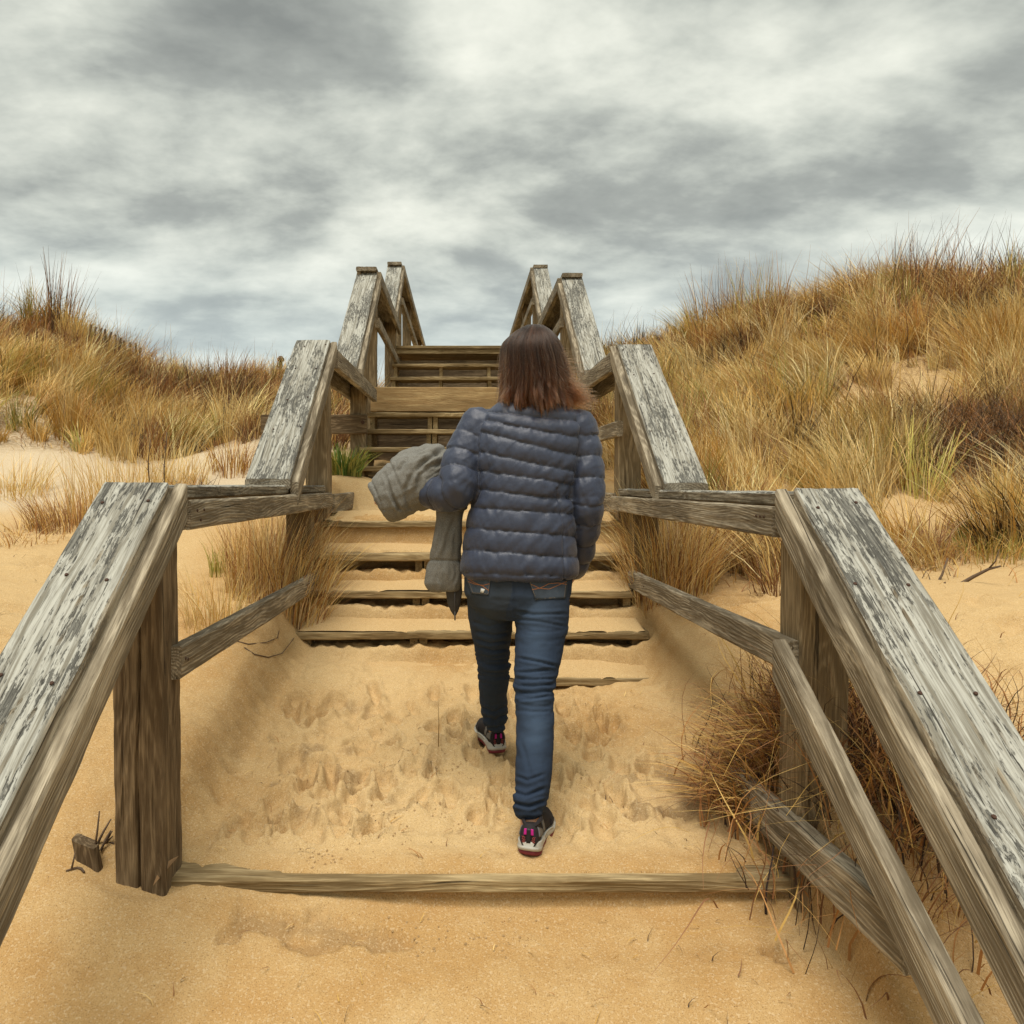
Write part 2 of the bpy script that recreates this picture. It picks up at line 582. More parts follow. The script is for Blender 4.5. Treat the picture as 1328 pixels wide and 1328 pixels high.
def height(X, Y, detail=True):
    X = np.asarray(X, float); Y = np.asarray(Y, float)
    z = tps(X, Y)
    c = corridor(X, Y)
    mx = np.where(Y < 2.42, sstep(X, -0.99, -0.85) * sstep(X, 1.03, 0.98), sstep(X, -0.99, -0.78) * sstep(X, 1.06, 0.90))
    wq = sstep(Y, 2.34, 2.6)
    mx = sstep(X, -0.99, -0.85) * sstep(X, 1.03, 0.98) * (1 - wq) + sstep(X, -0.99, -0.78) * sstep(X, 1.06, 0.90) * wq
    # the step down in front of the plank is hidden inside the plank
    my = sstep(Y, 2.215, 2.235) * sstep(Y, 5.8, 5.6)
    # behind the plank's ends the two levels must meet outside the posts too
    z = z + (c - z) * mx * my
    # sand lies low in front of the plank, a little higher at its left end
    zf = np.interp(X, [-1.1, -0.95, -0.84, -0.55, -0.1, 0.5, 0.95, 1.1], [-1.085, -1.10, -1.134, -1.168, -1.216, -1.220, -1.195, -1.12]) - 0.16 * (2.2 - Y)
    z = z + (zf - z) * sstep(Y, 1.85, 2.08) * sstep(Y, 2.235, 2.215) * sstep(X, -1.25, -0.95) * sstep(X, 1.12, 1.0)
    # litter has banked up round the foot of the right post, behind the kick board
    z = z + 0.25 * sstep(X, 0.955, 1.0) * np.exp(-((X - 1.04) / 0.30) ** 2 - ((Y - 2.18) / 0.40) ** 2)
    # dune relief, stronger away from the path
    away = sstep(np.abs(X - 0.05), 1.0, 2.4)
    z = z + away * (0.07 * fbm(X * 0.8, Y * 0.8, 0, 3, 21) + 0.16 * fbm(X * 0.33, Y * 0.33, 0, 2, 4) * sstep(Y, 6.0, 8.0) + 0.20 * fbm(X * 1.0, Y * 1.0, 0, 2, 14) * sstep(Y, 6.5, 9.0))
    if not detail:
        return z
    tramp = sstep(fbm(X * 1.1, Y * 1.1, 0, 3, 31), -0.65, -0.1)
    inside = mx * sstep(Y, 2.3, 2.5) * sstep(Y, 5.7, 5.5)
    rough = 0.35 + 0.65 * inside * tramp
    front = sstep(Y, 2.24, 2.19)
    rough = rough * (1 - 0.55 * front)
    z = z + rough * (0.019 * fbm(X * 7, Y * 7, 0, 3, 41) + 0.032 * (0.5 - np.abs(fbm(X * 11, Y * 11, 0, 3, 51))) + 0.010 * fbm(X * 26, Y * 26, 0, 3, 61))
    for fx, fy, a, ll, ww, dp in FOOT:
        m = (np.abs(X - fx) < 0.3) & (np.abs(Y - fy) < 0.3)
        if not m.any():
            continue
        dx = X[m] - fx; dy = Y[m] - fy
        ca, sa = math.cos(a), math.sin(a)
        l = (dx * sa + dy * ca) / ll; w = (dx * ca - dy * sa) / ww
        r = np.sqrt(l * l + w * w) + 0.40 * fbm(X[m] * 17, Y[m] * 17, 0, 2, 8)
        z[m] += -dp * sstep(r, 1.1, 0.7) + 0.55 * dp * np.exp(-((r - 1.25) / 0.22) ** 2)
    # crumbled patch where damp sand slid off in front of the plank
    cr = CRUMB(X, Y)
    z = z - 0.026 * sstep(cr, 0.1, 0.25) + 0.016 * cr * fbm(X * 40, Y * 40, 0, 3, 71)
    # wind scour round the posts
    for pxx, pyy in ((-0.92, 2.22),):
        d = np.hypot(X - pxx, (Y - pyy) * 1.2)
        z = z - 0.016 * sstep(d, 0.17, 0.10)
    return z


def CRUMB(X, Y):
    n = fbm(X * 5, Y * 5, 0, 4, 81)
    return sstep(n + 0.9 * np.exp(-((X + 0.12) / 0.38) ** 2 - ((Y - 2.09) / 0.07) ** 2), 0.42, 0.62) * sstep(Y, 2.19, 2.16)


def build_ground():
    def axis(segs):
        out = [segs[0][0]]
        for a, b, s0, s1 in segs:
            n = max(1, int(round((b - a) / ((s0 + s1) / 2))))
            st = np.linspace(s0, s1, n); st *= (b - a) / st.sum()
            out += list(a + np.cumsum(st))
        return np.array(out)
    xs = axis([(-400, -40, 60, 8), (-40, -13, 4, 0.5), (-13, -5, 0.3, 0.12), (-5, -1.5, 0.09, 0.03), (-1.5, -1.05, 0.02, 0.0125), (-1.05, 1.15, 0.0105, 0.0105),
               (1.15, 1.9, 0.0125, 0.02), (1.9, 6, 0.03, 0.09), (6, 13, 0.12, 0.3), (13, 40, 0.5, 4), (40, 400, 8, 60)])
    ys = axis([(-300, -30, 50, 6), (-30, -3, 3, 0.3), (-3, 1.3, 0.2, 0.02), (1.3, 1.7, 0.016, 0.012), (1.7, 4.75, 0.0105, 0.0105), (4.75, 6, 0.015, 0.05), (6, 13, 0.06, 0.09),
               (13, 22, 0.15, 0.6), (22, 60, 0.8, 5), (60, 500, 8, 60)])
    X, Y = np.meshgrid(xs, ys)
    Z = height(X, Y)
    V = np.stack([X, Y, Z], -1).reshape(-1, 3)
    nx = len(xs); ny = len(ys)
    i = np.arange(ny - 1)[:, None] * nx + np.arange(nx - 1)[None, :]
    Q = np.stack([i, i + 1, i + nx + 1, i + nx], -1).reshape(-1, 4)
    me = np_mesh('sand', V, quads=Q, smooth=True)
    mx = sstep(X, -0.95, -0.7) * sstep(X, 1.05, 0.8)
    loose = mx * sstep(Y, 2.25, 2.4) * sstep(fbm(X * 1.5, Y * 1.5, 0, 3, 91), -0.5, 0.3)
    loose = np.maximum(loose, sstep(fbm(X * 2, Y * 2, 0, 3, 13), 0.0, 0.5) * 0.7)
    loose = np.maximum(loose, 0.8 * sstep(np.abs(X), 1.3, 1.8))
    set_f(me, 'loose', loose)
    nn = fbm(X * 9, Y * 9, 0, 3, 19)
    damp = 0.6 * CRUMB(X, Y) + 0.75 * sstep(nn, 0.22, 0.42) * mx * sstep(Y, 2.3, 2.5) * sstep(fbm(X * 1.7, Y * 1.7, 0, 2, 3), 0.0, 0.3) * sstep(Y, 3.6, 3.3)
    set_f(me, 'damp', damp)
    pale = sstep(Y, 5.0, 6.3) * sstep(Y, 9.5, 8.0) * sstep(X, -0.9, -1.5)
    set_f(me, 'pale', pale)
    set_f(me, 'litter', np.clip(GRASS_DENS(X, Y) * 1.3, 0, 1))
    o = mesh_obj('sand', me, M['sand'])
    tag(o, 'pale orange beach sand drifted over the landing and dunes', None, None, 'structure')
    return o


def GRASS_DENS(X, Y):
    """where the dune grass grows (0..1)"""
    n = fbm(X * 0.9, Y * 0.9, 0, 3, 101)
    right = sstep(X, 1.15, 1.7) * sstep(Y + 0.35 * n - 0.10 * X, 3.75, 4.6)
    hole = sstep(fbm(X * 1.0, Y * 1.0, 0, 3, 111), -0.02, 0.24)
    right = right * (0.12 + 0.88 * sstep(np.hypot((X - 4.25) / 0.9, (Y - 6.4) / 0.7), 0.7, 1.1))
    for hu, hv, hY, hr in ((1105, 508, 8.0, 0.55), (1160, 460, 8.8, 0.5), (1205, 668, 5.4, 0.22), (1060, 470, 9.0, 0.4)):
        q = P(hu, hv, hY)
        right = right * (1 - 0.95 * sstep(np.hypot((X - q.x) * 0.8, Y - q.y) + 0.25 * n, hr * 1.75, hr * 1.2))
    right = right * (1 - 0.92 * hole * sstep(X, 1.6, 2.4))
    left = sstep(X, -1.0, -1.35) * sstep(Y + 0.5 * n - 0.10 * (X + 3), 7.5, 8.1)
    back = sstep(np.abs(X), 1.0, 1.25) * sstep(Y, 7.5, 8.2)
    return np.maximum(np.maximum(right, left), back) * sstep(Y, 19, 15)


build_ground()

# ------------------------------------------------------------------ boards
def board_mesh(name, L, W, H, nL=12, nW=3, nH=2, seed=0, amp=0.0012, r=0.004, cut0=(0, 0), cut1=(0, 0), grooves=(), bow=0.003):
    rs = random.Random(seed)
    per = []                                      # (y, z, ny, nz, side, coordinate across)
    def side(n, half, fn, sd):
        for c in np.linspace(-half + r, half - r, n + 1):
            per.append(fn(c) + (sd, c))
    side(nW, W / 2, lambda c: (c, -H / 2, 0, -1), 0)
    side(nH, H / 2, lambda c: (W / 2, c, 1, 0), 1)
    side(nW, W / 2, lambda c: (-c, H / 2, 0, 1), 2)
    side(nH, H / 2, lambda c: (-W / 2, -c, -1, 0), 3)
    A = np.array(per)
    n = len(A)
    xs = np.linspace(0, 1, nL + 1)
    y = np.repeat(A[None, :, 0], nL + 1, 0); z = np.repeat(A[None, :, 1], nL + 1, 0)
    ny = A[None, :, 2]; nz = A[None, :, 3]
    x0 = cut0[0] * y + cut0[1] * z
    x1 = L + cut1[0] * y + cut1[1] * z
    x = x0 + (x1 - x0) * xs[:, None]
    d = amp * (1.1 * fbm(x * 4, y * 70, z * 70, 3, seed) + 0.8 * fbm(x * 1.5, y * 12, z * 12, 2, seed + 5))
    # worn corners
    ce = np.array([(k == 0 or A[k - 1, 4] != A[k, 4]) or (A[(k + 1) % n, 4] != A[k, 4]) for k in range(n)])
    d = d - ce[None, :] * np.maximum(0, fbm(x * 9, y * 3, z * 3, 3, seed + 9)) * amp * 2.0
    for sd, c0, depth, hw, xa, xb, wander in grooves:
        m = A[:, 4] == sd
        cc = c0 + wander * fbm(x * 3.2, 0 * x, 0 * x, 2, seed + 33)
        env = sstep(x, xa, xa + 0.08) * sstep(x, xb, xb - 0.08) * (0.6 + 0.4 * fbm(x * 6, 0 * x + 3, 0 * x, 2, seed + 4))
        d = d - m[None, :] * depth * env * np.maximum(0, 1 - np.abs(A[None, :, 5] - cc) / hw)
    y = y + ny * d; z = z + nz * d
    by, bz = rs.uniform(-bow, bow), rs.uniform(-bow, bow)
    s = np.sin(np.pi * xs)[:, None]
    y = y + by * s; z = z + bz * s
    V = np.stack([x, y, z], -1).reshape(-1, 3)
    i = np.arange(nL)[:, None] * n
    j = np.arange(n)[None, :]
    j2 = (j + 1) % n
    Q = np.stack([i + j, i + n + j, i + n + j2, i + j2], -1).reshape(-1, 4)
    fc = [tuple(int(k) for k in q) for q in Q]
    fc.append(tuple(range(n)))
    fc.append(tuple(nL * n + k for k in reversed(range(n))))
    me = bpy.data.meshes.new(name)
    me.from_pydata(V.tolist(), [], fc)
    me.update()
    return me


_bs = [100]


def board(name, a, b, W, H, mat, parent, up=(0, 0, 1), hi=0, **kw):
    a = Vector(a); b = Vector(b)
    x = (b - a); L = x.length; x = x / L
    z = Vector(up) - x * Vector(up).dot(x); z.normalize()
    y = z.cross(x)
    m = Matrix(((x.x, y.x, z.x, a.x), (x.y, y.y, z.y, a.y), (x.z, y.z, z.z, a.z), (0, 0, 0, 1)))
    _bs[0] += 1
    if hi == 2:
        kw.setdefault('nL', max(20, int(L / 0.012))); kw.setdefault('nW', 36); kw.setdefault('nH', 16); kw.setdefault('amp', 0.0022); kw.setdefault('r', 0.005)
    elif hi == 1:
        kw.setdefault('nL', max(10, int(L / 0.04))); kw.setdefault('nW', 10); kw.setdefault('nH', 6); kw.setdefault('amp', 0.0022); kw.setdefault('r', 0.005)
    else:
        kw.setdefault('nL', max(5, int(L / 0.15)))
    me = board_mesh(name, L, W, H, seed=_bs[0], **kw)
    return mesh_obj(name, me, mat, parent, m)


# ------------------------------------------------------------------ staircase
ST = empty('wooden_staircase', (0.05, 2.2, -1.13))
tag(ST, 'weathered grey wooden staircase with peeling railings climbing over the sand dune', 'staircase')
XL, XR = -0.87, 0.965
SL = 0.775
AL = math.atan(SL)


def tread(Y, z, th=0.04, dep=0.27, mat='tread', hi=1, xl=XL, xr=XR, name='tread'):
    return board(name, (xl, Y + dep / 2, z - th / 2), (xr, Y + dep / 2, z - th / 2), dep, th, M[mat], ST, hi=hi)


# lowest landing: front plank with a riser board under it
board('landing_board', (-0.84, 2.20 + 0.07, -1.149), (0.975, 2.20 + 0.07, -1.149), 0.14, 0.04, M['tread'], ST, hi=2)
board('riser_board', (-0.83, 2.245, -1.245), (0.95, 2.245, -1.245), 0.14, 0.04, M['tread'], ST, up=(0, 1, 0), hi=1)
for Y, z in NOSE[1:5]:
    tread(Y, z)
# middle landing
for k in range(7):
    board('landing_board', (XL, 4.68 + 0.07 + k * 0.148, -0.249), (XR, 4.68 + 0.07 + k * 0.148, -0.249), 0.14, 0.04, M['tread'], ST, hi=1 if k < 2 else 0)
board('riser_board', (XL, 4.74, -0.335), (XR, 4.74, -0.335), 0.13, 0.04, M['post'], ST, up=(0, 1, 0), hi=1)
F3 = [(6.05, -0.04), (6.30, 0.14), (6.55, 0.31), (6.80, 0.48), (7.05, 0.65)]
for Y, z in F3:
    tread(Y, z, hi=1, xl=-0.875, xr=0.975)
board('riser_board', (-0.885, 7.44, 0.81), (0.985, 7.44, 0.81), 0.235, 0.045, M['fascia'], ST, up=(0, 1, 0), hi=1)
for k in range(11):
    board('landing_board', (-0.885, 7.485 + 0.07 + k * 0.148, 0.912), (0.985, 7.485 + 0.07 + k * 0.148, 0.912), 0.14, 0.036, M['tread'], ST)
F4 = [(8.85, 1.10), (9.12, 1.262), (9.38, 1.46)]
for Y, z in F4:
    tread(Y, z, hi=1, xl=-0.86, xr=0.98)
board('riser_board', (-0.87, 9.87, 1.688), (0.98, 9.87, 1.688), 0.062, 0.04, M['tread'], ST, up=(0, 1, 0))
for k in range(30):
    board('landing_board', (-0.875, 9.83 + 0.07 + k * 0.148, 1.74), (0.985, 9.83 + 0.07 + k * 0.148, 1.74), 0.14, 0.038, M['tread'], ST, nL=4, nW=1, nH=1)
# dark boards added behind the open flights stand in for the shade there
board('shade_board', (-0.88, 7.50, 0.45), (0.98, 7.50, 0.45), 0.5, 0.03, M['post'], ST, up=(0, 1, 0))
board('shade_board', (-0.87, 9.93, 1.30), (0.98, 9.93, 1.30), 0.56, 0.03, M['post'], ST, up=(0, 1, 0))


def stringer(X, pts, drop=0.24, th=0.04):
    """saw-tooth stringer under treads given by (nose Y, top z)"""
    prof = []
    for Y, z in pts:
        zt = z - 0.04
        if not prof:
            prof.append((Y + 0.035, zt - 0.16))
        else:
            prof.append((Y + 0.035, prof[-1][1]))
        prof.append((Y + 0.035, zt))
    last = pts[-1]
    prof.append((last[0] + 0.27, last[1] - 0.04))
    n = len(prof)
    low = [(last[0] + 0.27, last[1] - 0.04 - drop), (pts[0][0] + 0.20, pts[0][1] - 0.04 - drop - 0.02), (pts[0][0] + 0.035, pts[0][1] - 0.36)]
    prof = prof + low
    V = [(-th / 2, y, z) for y, z in prof] + [(th / 2, y, z) for y, z in prof]
    k = len(prof)
    fc = [tuple(range(k)), tuple(reversed(range(k, 2 * k)))] + [(i, i + k, (i + 1) % k + k, (i + 1) % k) for i in range(k)]
    # grain runs along local x, so the mesh is stored turned by 90 degrees
    V = [(y - pts[0][0], -x, z) for x, y, z in V]
    fc = [tuple(reversed(f)) for f in fc]
    me = bpy.data.meshes.new('stringer'); me.from_pydata(V, [], fc); me.update()
    mesh_obj('stringer', me, M['tread'], ST, Matrix.Translation((X, pts[0][0], 0)) @ Matrix.Rotation(rad(90), 4, 'Z'))


for X in (-0.81, -0.255, -0.205, 0.33, 0.905):
    stringer(X, NOSE[1:5])
for X in (-0.83, -0.30, -0.25, 0.31, 0.93):
    stringer(X, F3)
for X in (-0.82, -0.265, 0.32, 0.93):
    stringer(X, F4)


# ---- railings
def drift(k, Y0, z0, dep, x0, x1, cover):
    """thin sheet of blown sand lying on one tread, ragged towards its edge"""
    xs = np.linspace(x0, x1, 190); ys = np.linspace(Y0 + 0.002, Y0 + dep, 34)
    X, Y = np.meshgrid(xs, ys)
    t = (Y - Y0) / dep
    n = fbm(X * 6, Y * 9, k * 3.1, 4, 5)
    th = 0.003 + 0.055 * t ** 1.3 * (0.8 + 0.4 * fbm(X * 2, Y * 2, k * 1.7, 2, 6)) + 0.006 * n
    bare = sstep(t + 0.30 * n + 0.22 * fbm(X * 1.6, 0 * X, k * 9.0, 2, 7), cover - 0.06, cover + 0.08)
    ends = sstep(X, x0, x0 + 0.02) * sstep(X, x1, x1 - 0.02)
    Z = z0 - 0.012 + (th + 0.0135) * bare * ends
    V = np.stack([X, Y, Z], -1).reshape(-1, 3)
    nx, ny = len(xs), len(ys)
    i = np.arange(ny - 1)[:, None] * nx + np.arange(nx - 1)[None, :]
    me = np_mesh('sand_drift', V, quads=np.stack([i, i + 1, i + nx + 1, i + nx], -1).reshape(-1, 4), smooth=True)
    set_f(me, 'loose', np.full(len(V), 0.8)); set_f(me, 'damp', np.zeros(len(V))); set_f(me, 'pale', np.zeros(len(V))); set_f(me, 'litter', np.zeros(len(V)))
    tag(mesh_obj('sand_drift', me, M['sand']), 'drift of blown sand lying on a stair tread', None, None, 'structure')


for k, (Y, z) in enumerate(NOSE[1:5]):
    drift(k, Y, z, 0.262, XL + 0.004, XR - 0.004, [0.0, -0.05, 0.02, 0.40][k])
drift(4, 4.68, -0.229, 0.30, XL + 0.004, XR - 0.004, 0.10)


def railing(side, label):
    R = empty('railing', (side * 0.95, 2.2, -1.1), ST)
    R['label'] = label
    L = side < 0
    # cap inner edges and top heights of the four landings
    ci = [-0.836, -0.824, -0.824, -0.824] if L else [0.944, 0.962, 0.954, 0.955]
    tz = [-0.006, 0.885, 2.04, 2.955] if L else [-0.023, 0.858, 2.00, 2.945]
    hz = [-0.006, 0.885, 2.085, 2.995] if L else [-0.025, 0.862, 2.025, 2.955]   # tops of the level caps
    PY = [2.155, 4.76, 7.44, 10.44]
    WW = [0.188, 0.214, 0.202, 0.196]
    TH = 0.04

    def xpos(c, off):                       # off: distance outward from the cap's inner edge
        return c + side * off
    # posts
    def post(Y, zt, zb, c, hi=0, lean=0.0, grooves=(), sz=0.14):
        xc = xpos(c, (0.012 if L else 0.002) + sz / 2)
        board('post', (xc + lean, Y + sz / 2, zb), (xc, Y + sz / 2, zt), sz, sz, M['post' if L and Y < 3 else 'tanpost'], R, up=(0, -1, 0), hi=hi, grooves=grooves, cut1=(0, SL * 1.0), bow=0.001)
    gl = [(2, 0.004, 0.022, 0.006, 0.15, 1.2, 0.012), (2, -0.038, 0.008, 0.004, 0.45, 1.1, 0.008), (2, 0.045, 0.006, 0.004, 0.2, 0.8, 0.006),
          (1, 0.02, 0.010, 0.005, 0.3, 0.52, 0.004), (1, -0.03, 0.012, 0.006, 0.32, 0.5, 0.004), (3, 0.02, 0.01, 0.005, 0.3, 0.9, 0.01)]
    post(PY[0], tz[0] - 0.10, -1.45, ci[0], hi=2, lean=(0.022 if L else -0.012), grooves=gl if L else gl[1:3])
    post(PY[1], tz[1] - 0.10, -0.6, ci[1], hi=1, lean=(0.008 if L else -0.004))
    post(PY[2], tz[2] - 0.10, 0.2, ci[2], hi=1)
    post(PY[3], tz[3] - 0.10, 0.8, ci[3])
    fp = [4.33, 6.72, 9.72]
    for k, Y in enumerate(fp):
        xc = xpos(ci[k], 0.02 + 0.07)
        board('post', (xc, Y + 0.07, [-1.0, -0.4, 0.5][k]), (xc, Y + 0.07, hz[k] - TH - 0.004), 0.136, 0.136, M['tanpost'], R, up=(0, -1, 0), hi=0, nL=8)
    for Y in (12.6, 15.9):
        xc = xpos(ci[3], 0.09)
        board('post', (xc, Y, 0.6), (xc, Y, hz[3] - TH - 0.004), 0.136, 0.136, M['tanpost'], R, up=(0, -1, 0), hi=0, nL=8)

    n = Vector((0, -math.sin(AL), math.cos(AL)))
    dv = Vector((0, math.cos(AL), math.sin(AL)))
    ta = math.tan(AL)

    def slanted(i, Ylow, hi, grooves=()):
        W = WW[i]
        Yt = PY[i] + 0.03
        top = Vector((0, Yt, tz[i]))
        low = top - dv * ((Yt - Ylow) / math.cos(AL))
        for nm, off, w, h, dn, mt in (('cap_board', W / 2, W, TH, TH / 2, 'cap'), ('side_board', -0.014, 0.040, 0.089, TH * 0.85 + 0.089 / 2, 'rail')):
            xc = xpos(ci[i], off)
            shift = n * (-dn)
            a = low + shift; b = top + shift
            if nm == 'side_board':
                b = b + dv * 0.02
            a.x = xc; b.x = xc
            board(nm, a, b, w, h, M[mt], R, hi=hi, cut0=(0, ta), cut1=(0, ta), grooves=grooves if nm == 'cap_board' else (), bow=0.002)
    g2 = [(2, 0.012, 0.012, 0.005, 0.0, 1.6, 0.02), (2, -0.035, 0.008, 0.004, 0.1, 1.7, 0.016), (2, 0.055, 0.009, 0.004, 0.0, 1.2, 0.016),
          (2, -0.068, 0.006, 0.003, 0.3, 1.8, 0.01), (2, 0.034, 0.006, 0.003, 0.5, 1.8, 0.014)]
    slanted(0, 0.75, 2, g2)
    slanted(1, PY[1] - (tz[1] - hz[0]) / SL + 0.055, 1)
    slanted(2, PY[2] - (tz[2] - hz[1]) / SL + 0.055, 1)
    slanted(3, PY[3] - (tz[3] - hz[2]) / SL + 0.055, 1)

    # level runs
    def level(i, Y0, Y1, z0, z1, hi):
        c = ci[i]
        W = WW[i]
        board('cap_board', (xpos(c, W / 2), Y0, z0 - TH / 2), (xpos(c, W / 2), Y1, z1 - TH / 2), W - 0.004, TH, M['cap'], R, hi=hi)
        h = 0.089 if i == 0 else 0.115
        zc = TH + h / 2 + 0.003
        board('side_board', (xpos(c, -0.017), Y0 + (0.075 if i < 2 else 0.03), z0 - zc), (xpos(c, -0.017), Y1 + 0.03, z1 - zc), 0.042, h, M['rail'], R, hi=hi)
        board('side_board', (xpos(c, 0.178), Y0 + 0.03, z0 - zc), (xpos(c, 0.178), Y1, z1 - zc), 0.034, h, M['rail'], R, hi=0)
    level(0, PY[0] + 0.035, 4.70, hz[0], hz[0] - 0.008, 2)
    level(1, PY[1] + 0.035, 7.03, hz[1], hz[1] + 0.02, 1)
    level(2, PY[2] - 0.03, 9.86, hz[2], hz[2] - 0.02, 1)
    level(3, PY[3] - 0.03, 16.4, hz[3], hz[3] - 0.01, 0)

    # mid rails
    def mid(Y0, Y1, z0, z1, c, hi, h=0.095, off=-0.004):
        board('mid_rail', (xpos(c, off), Y0, z0), (xpos(c, off), Y1, z1), 0.042, h, M['rail'], R, hi=hi)
    if L:
        mid(2.225, 4.40, -0.518, -0.545, ci[0], 2)
    else:
        mid(2.165, 4.28, -0.49, -0.53, ci[0], 2, off=-0.006)
        mid(4.70, 6.70, 0.335, 0.345, ci[1], 1)
    mid(7.40, 9.72, 1.545, 1.52, ci[2], 1)
    mid(10.40, 16.2, 2.46, 2.45, ci[3], 0)
    # kick boards close to the walking level
    board('kick_board', (xpos(ci[1], 0.0), 4.84, -0.125), (xpos(ci[1], 0.0), 5.72, -0.125), 0.042, 0.12, M['rail'], R, hi=1)
    if not L:
        a = P(1007, 878, 2.16); b = P(1240, 1328, 1.385)
        a.x = b.x = ci[0] - 0.055
        a.z = -0.495
        b2 = b + (b - a) * 0.45
        board('mid_rail', b2, a, 0.042, 0.10, M['rail'], R, hi=2, cut1=(0, 0.62))
        board('kick_board', (0.934, 1.60, -0.960), (0.924, 2.60, -1.015), 0.05, 0.115, M['rail'], R, hi=2)
    else:
        a = Vector((ci[0] + 0.045, 2.16, -0.60)); b = Vector((ci[0] + 0.045, 0.8, -1.5))
    # nails
    V = []; fc = []
    rs = random.Random(5 if L else 6)

    def disc(c, nn, r, tang):
        nn = Vector(nn).normalized(); t1 = Vector(tang) - nn * nn.dot(Vector(tang)); t1.normalize(); t2 = nn.cross(t1)
        b0 = len(V)
        for k in range(8):
            a = k * math.pi / 4
            V.append(Vector(c) + t1 * (r * math.cos(a)) + t2 * (r * math.sin(a)))
        for k in range(8):
            a = k * math.pi / 4
            V.append(Vector(c) + nn * 0.0025 + t1 * (r * 0.8 * math.cos(a)) + t2 * (r * 0.8 * math.sin(a)))
        fc.append(tuple(range(b0 + 8, b0 + 16)))
        for k in range(8):
            fc.append((b0 + k, b0 + (k + 1) % 8, b0 + 8 + (k + 1) % 8, b0 + 8 + k))
    for i in range(3):
        for s in (0.06, 0.36, 0.68, 0.97):
            for off in (0.03, 0.15):
                c = Vector((xpos(ci[i], off + rs.uniform(-0.01, 0.01)), PY[i] + 0.03, tz[i])) - dv * (s + rs.uniform(-0.02, 0.02)) + n * 0.0012
                disc(c, n, 0.0052, (1, 0, 0))
    for i in range(2):
        for s in (0.14, 0.17, 0.20):
            c = Vector((xpos(ci[i], -0.0395), PY[i] + s + 0.02, hz[i] - 0.075 - rs.choice((0, 0.03))))
            disc(c, (-side, 0, 0), 0.0048, (0, 1, 0))
    for s in (2.25, 2.27, 3.9):
        disc((xpos(ci[0], -0.0275), s, -0.51 + rs.uniform(-0.02, 0.02)), (-side, 0, 0), 0.0048, (0, 1, 0))
    me = bpy.data.meshes.new('nail_heads'); me.from_pydata([tuple(v) for v in V], [], fc); me.update()
    o = mesh_obj('nail_heads', me, M['nail'], R)
    o['kind'] = 'stuff'
    return R


railing(-1, 'left railing of the staircase with peeling white caps')
railing(1, 'right railing of the staircase with slanted lower rail')
# bearer of the upper landing, bolted to the left post
board('bearer', (-1.75, 6.70, 0.515), (-0.83, 6.70, 0.515), 0.165, 0.04, M['post'], ST, up=(0, 1, 0), hi=1)
me = bpy.data.meshes.new('bolt')
V = [(0.016 * math.cos(k * math.pi / 5), -0.012 * j, 0.016 * math.sin(k * math.pi / 5)) for j in (0, 1) for k in range(10)]
me.from_pydata(V, [], [tuple(range(10, 20))] + [(k, (k + 1) % 10, 10 + (k + 1) % 10, 10 + k) for k in range(10)])
mesh_obj('bolt', me, M['nail'], ST, Matrix.Translation((-0.865, 6.68, 0.53)))
# ------------------------------------------------------------------ vegetation
STRAW = [(0.652, 0.432, 0.14), (0.569, 0.358, 0.1), (0.736, 0.521, 0.211), (0.513, 0.302, 0.077)]
PALE = [(0.712, 0.539, 0.239), (0.642, 0.47, 0.189), (0.756, 0.61, 0.318)]
RUST = [(0.37, 0.178, 0.058), (0.292, 0.138, 0.055), (0.45, 0.232, 0.08), (0.218, 0.106, 0.048)]
OLIVE = [(0.352, 0.316, 0.07), (0.431, 0.378, 0.095), (0.273, 0.266, 0.061)]
DARK = [(0.06, 0.036, 0.021), (0.088, 0.052, 0.028), (0.04, 0.024, 0.016), (0.128, 0.08, 0.04)]
GREEN = [(0.12, 0.19, 0.035), (0.17, 0.24, 0.05), (0.22, 0.25, 0.06)]


def blades(base, h, az, bend, wid, col, seg=4, curl=0.0, droop=0.0):
    """arrays of N bent, tapering blades -> verts, quads, colours"""
    N = len(h)
    t = np.linspace(0, 1, seg + 1)[None, :]
    hx = h[:, None] * bend[:, None] * t ** 1.8
    hz = h[:, None] * (t * np.sqrt(np.maximum(0.05, 1 - 0.55 * np.minimum(bend, 1.2)[:, None] ** 2)) - droop * np.maximum(0, bend[:, None]) * t ** 3)
    side = curl * h[:, None] * np.sin(t * 3.0 + rng.uniform(0, 6, (N, 1))) * t
    ca = np.cos(az)[:, None]; sa = np.sin(az)[:, None]
    px = base[:, 0:1] + hx * ca - side * sa
    py = base[:, 1:2] + hx * sa + side * ca
    pz = base[:, 2:3] + hz
    a2 = az + rng.uniform(-1.3, 1.3, N) + math.pi / 2
    w = wid[:, None] * np.maximum(0.12, (1 - t) ** 0.6) * 0.5
    wx = w * np.cos(a2)[:, None]; wy = w * np.sin(a2)[:, None]
    A = np.stack([px - wx, py - wy, pz], -1); B = np.stack([px + wx, py + wy, pz], -1)
    V = np.stack([A, B], 2).reshape(-1, 3)
    i = (np.arange(N) * (seg + 1) * 2)[:, None] + (np.arange(seg) * 2)[None, :]
    Q = np.stack([i, i + 1, i + 3, i + 2], -1).reshape(-1, 4)
    tipc = col[:, None, :] * (0.92 + 0.16 * t[..., None])
    C = np.repeat(tipc[:, :, None, :], 2, 2).reshape(-1, 3)
    return V, Q, C


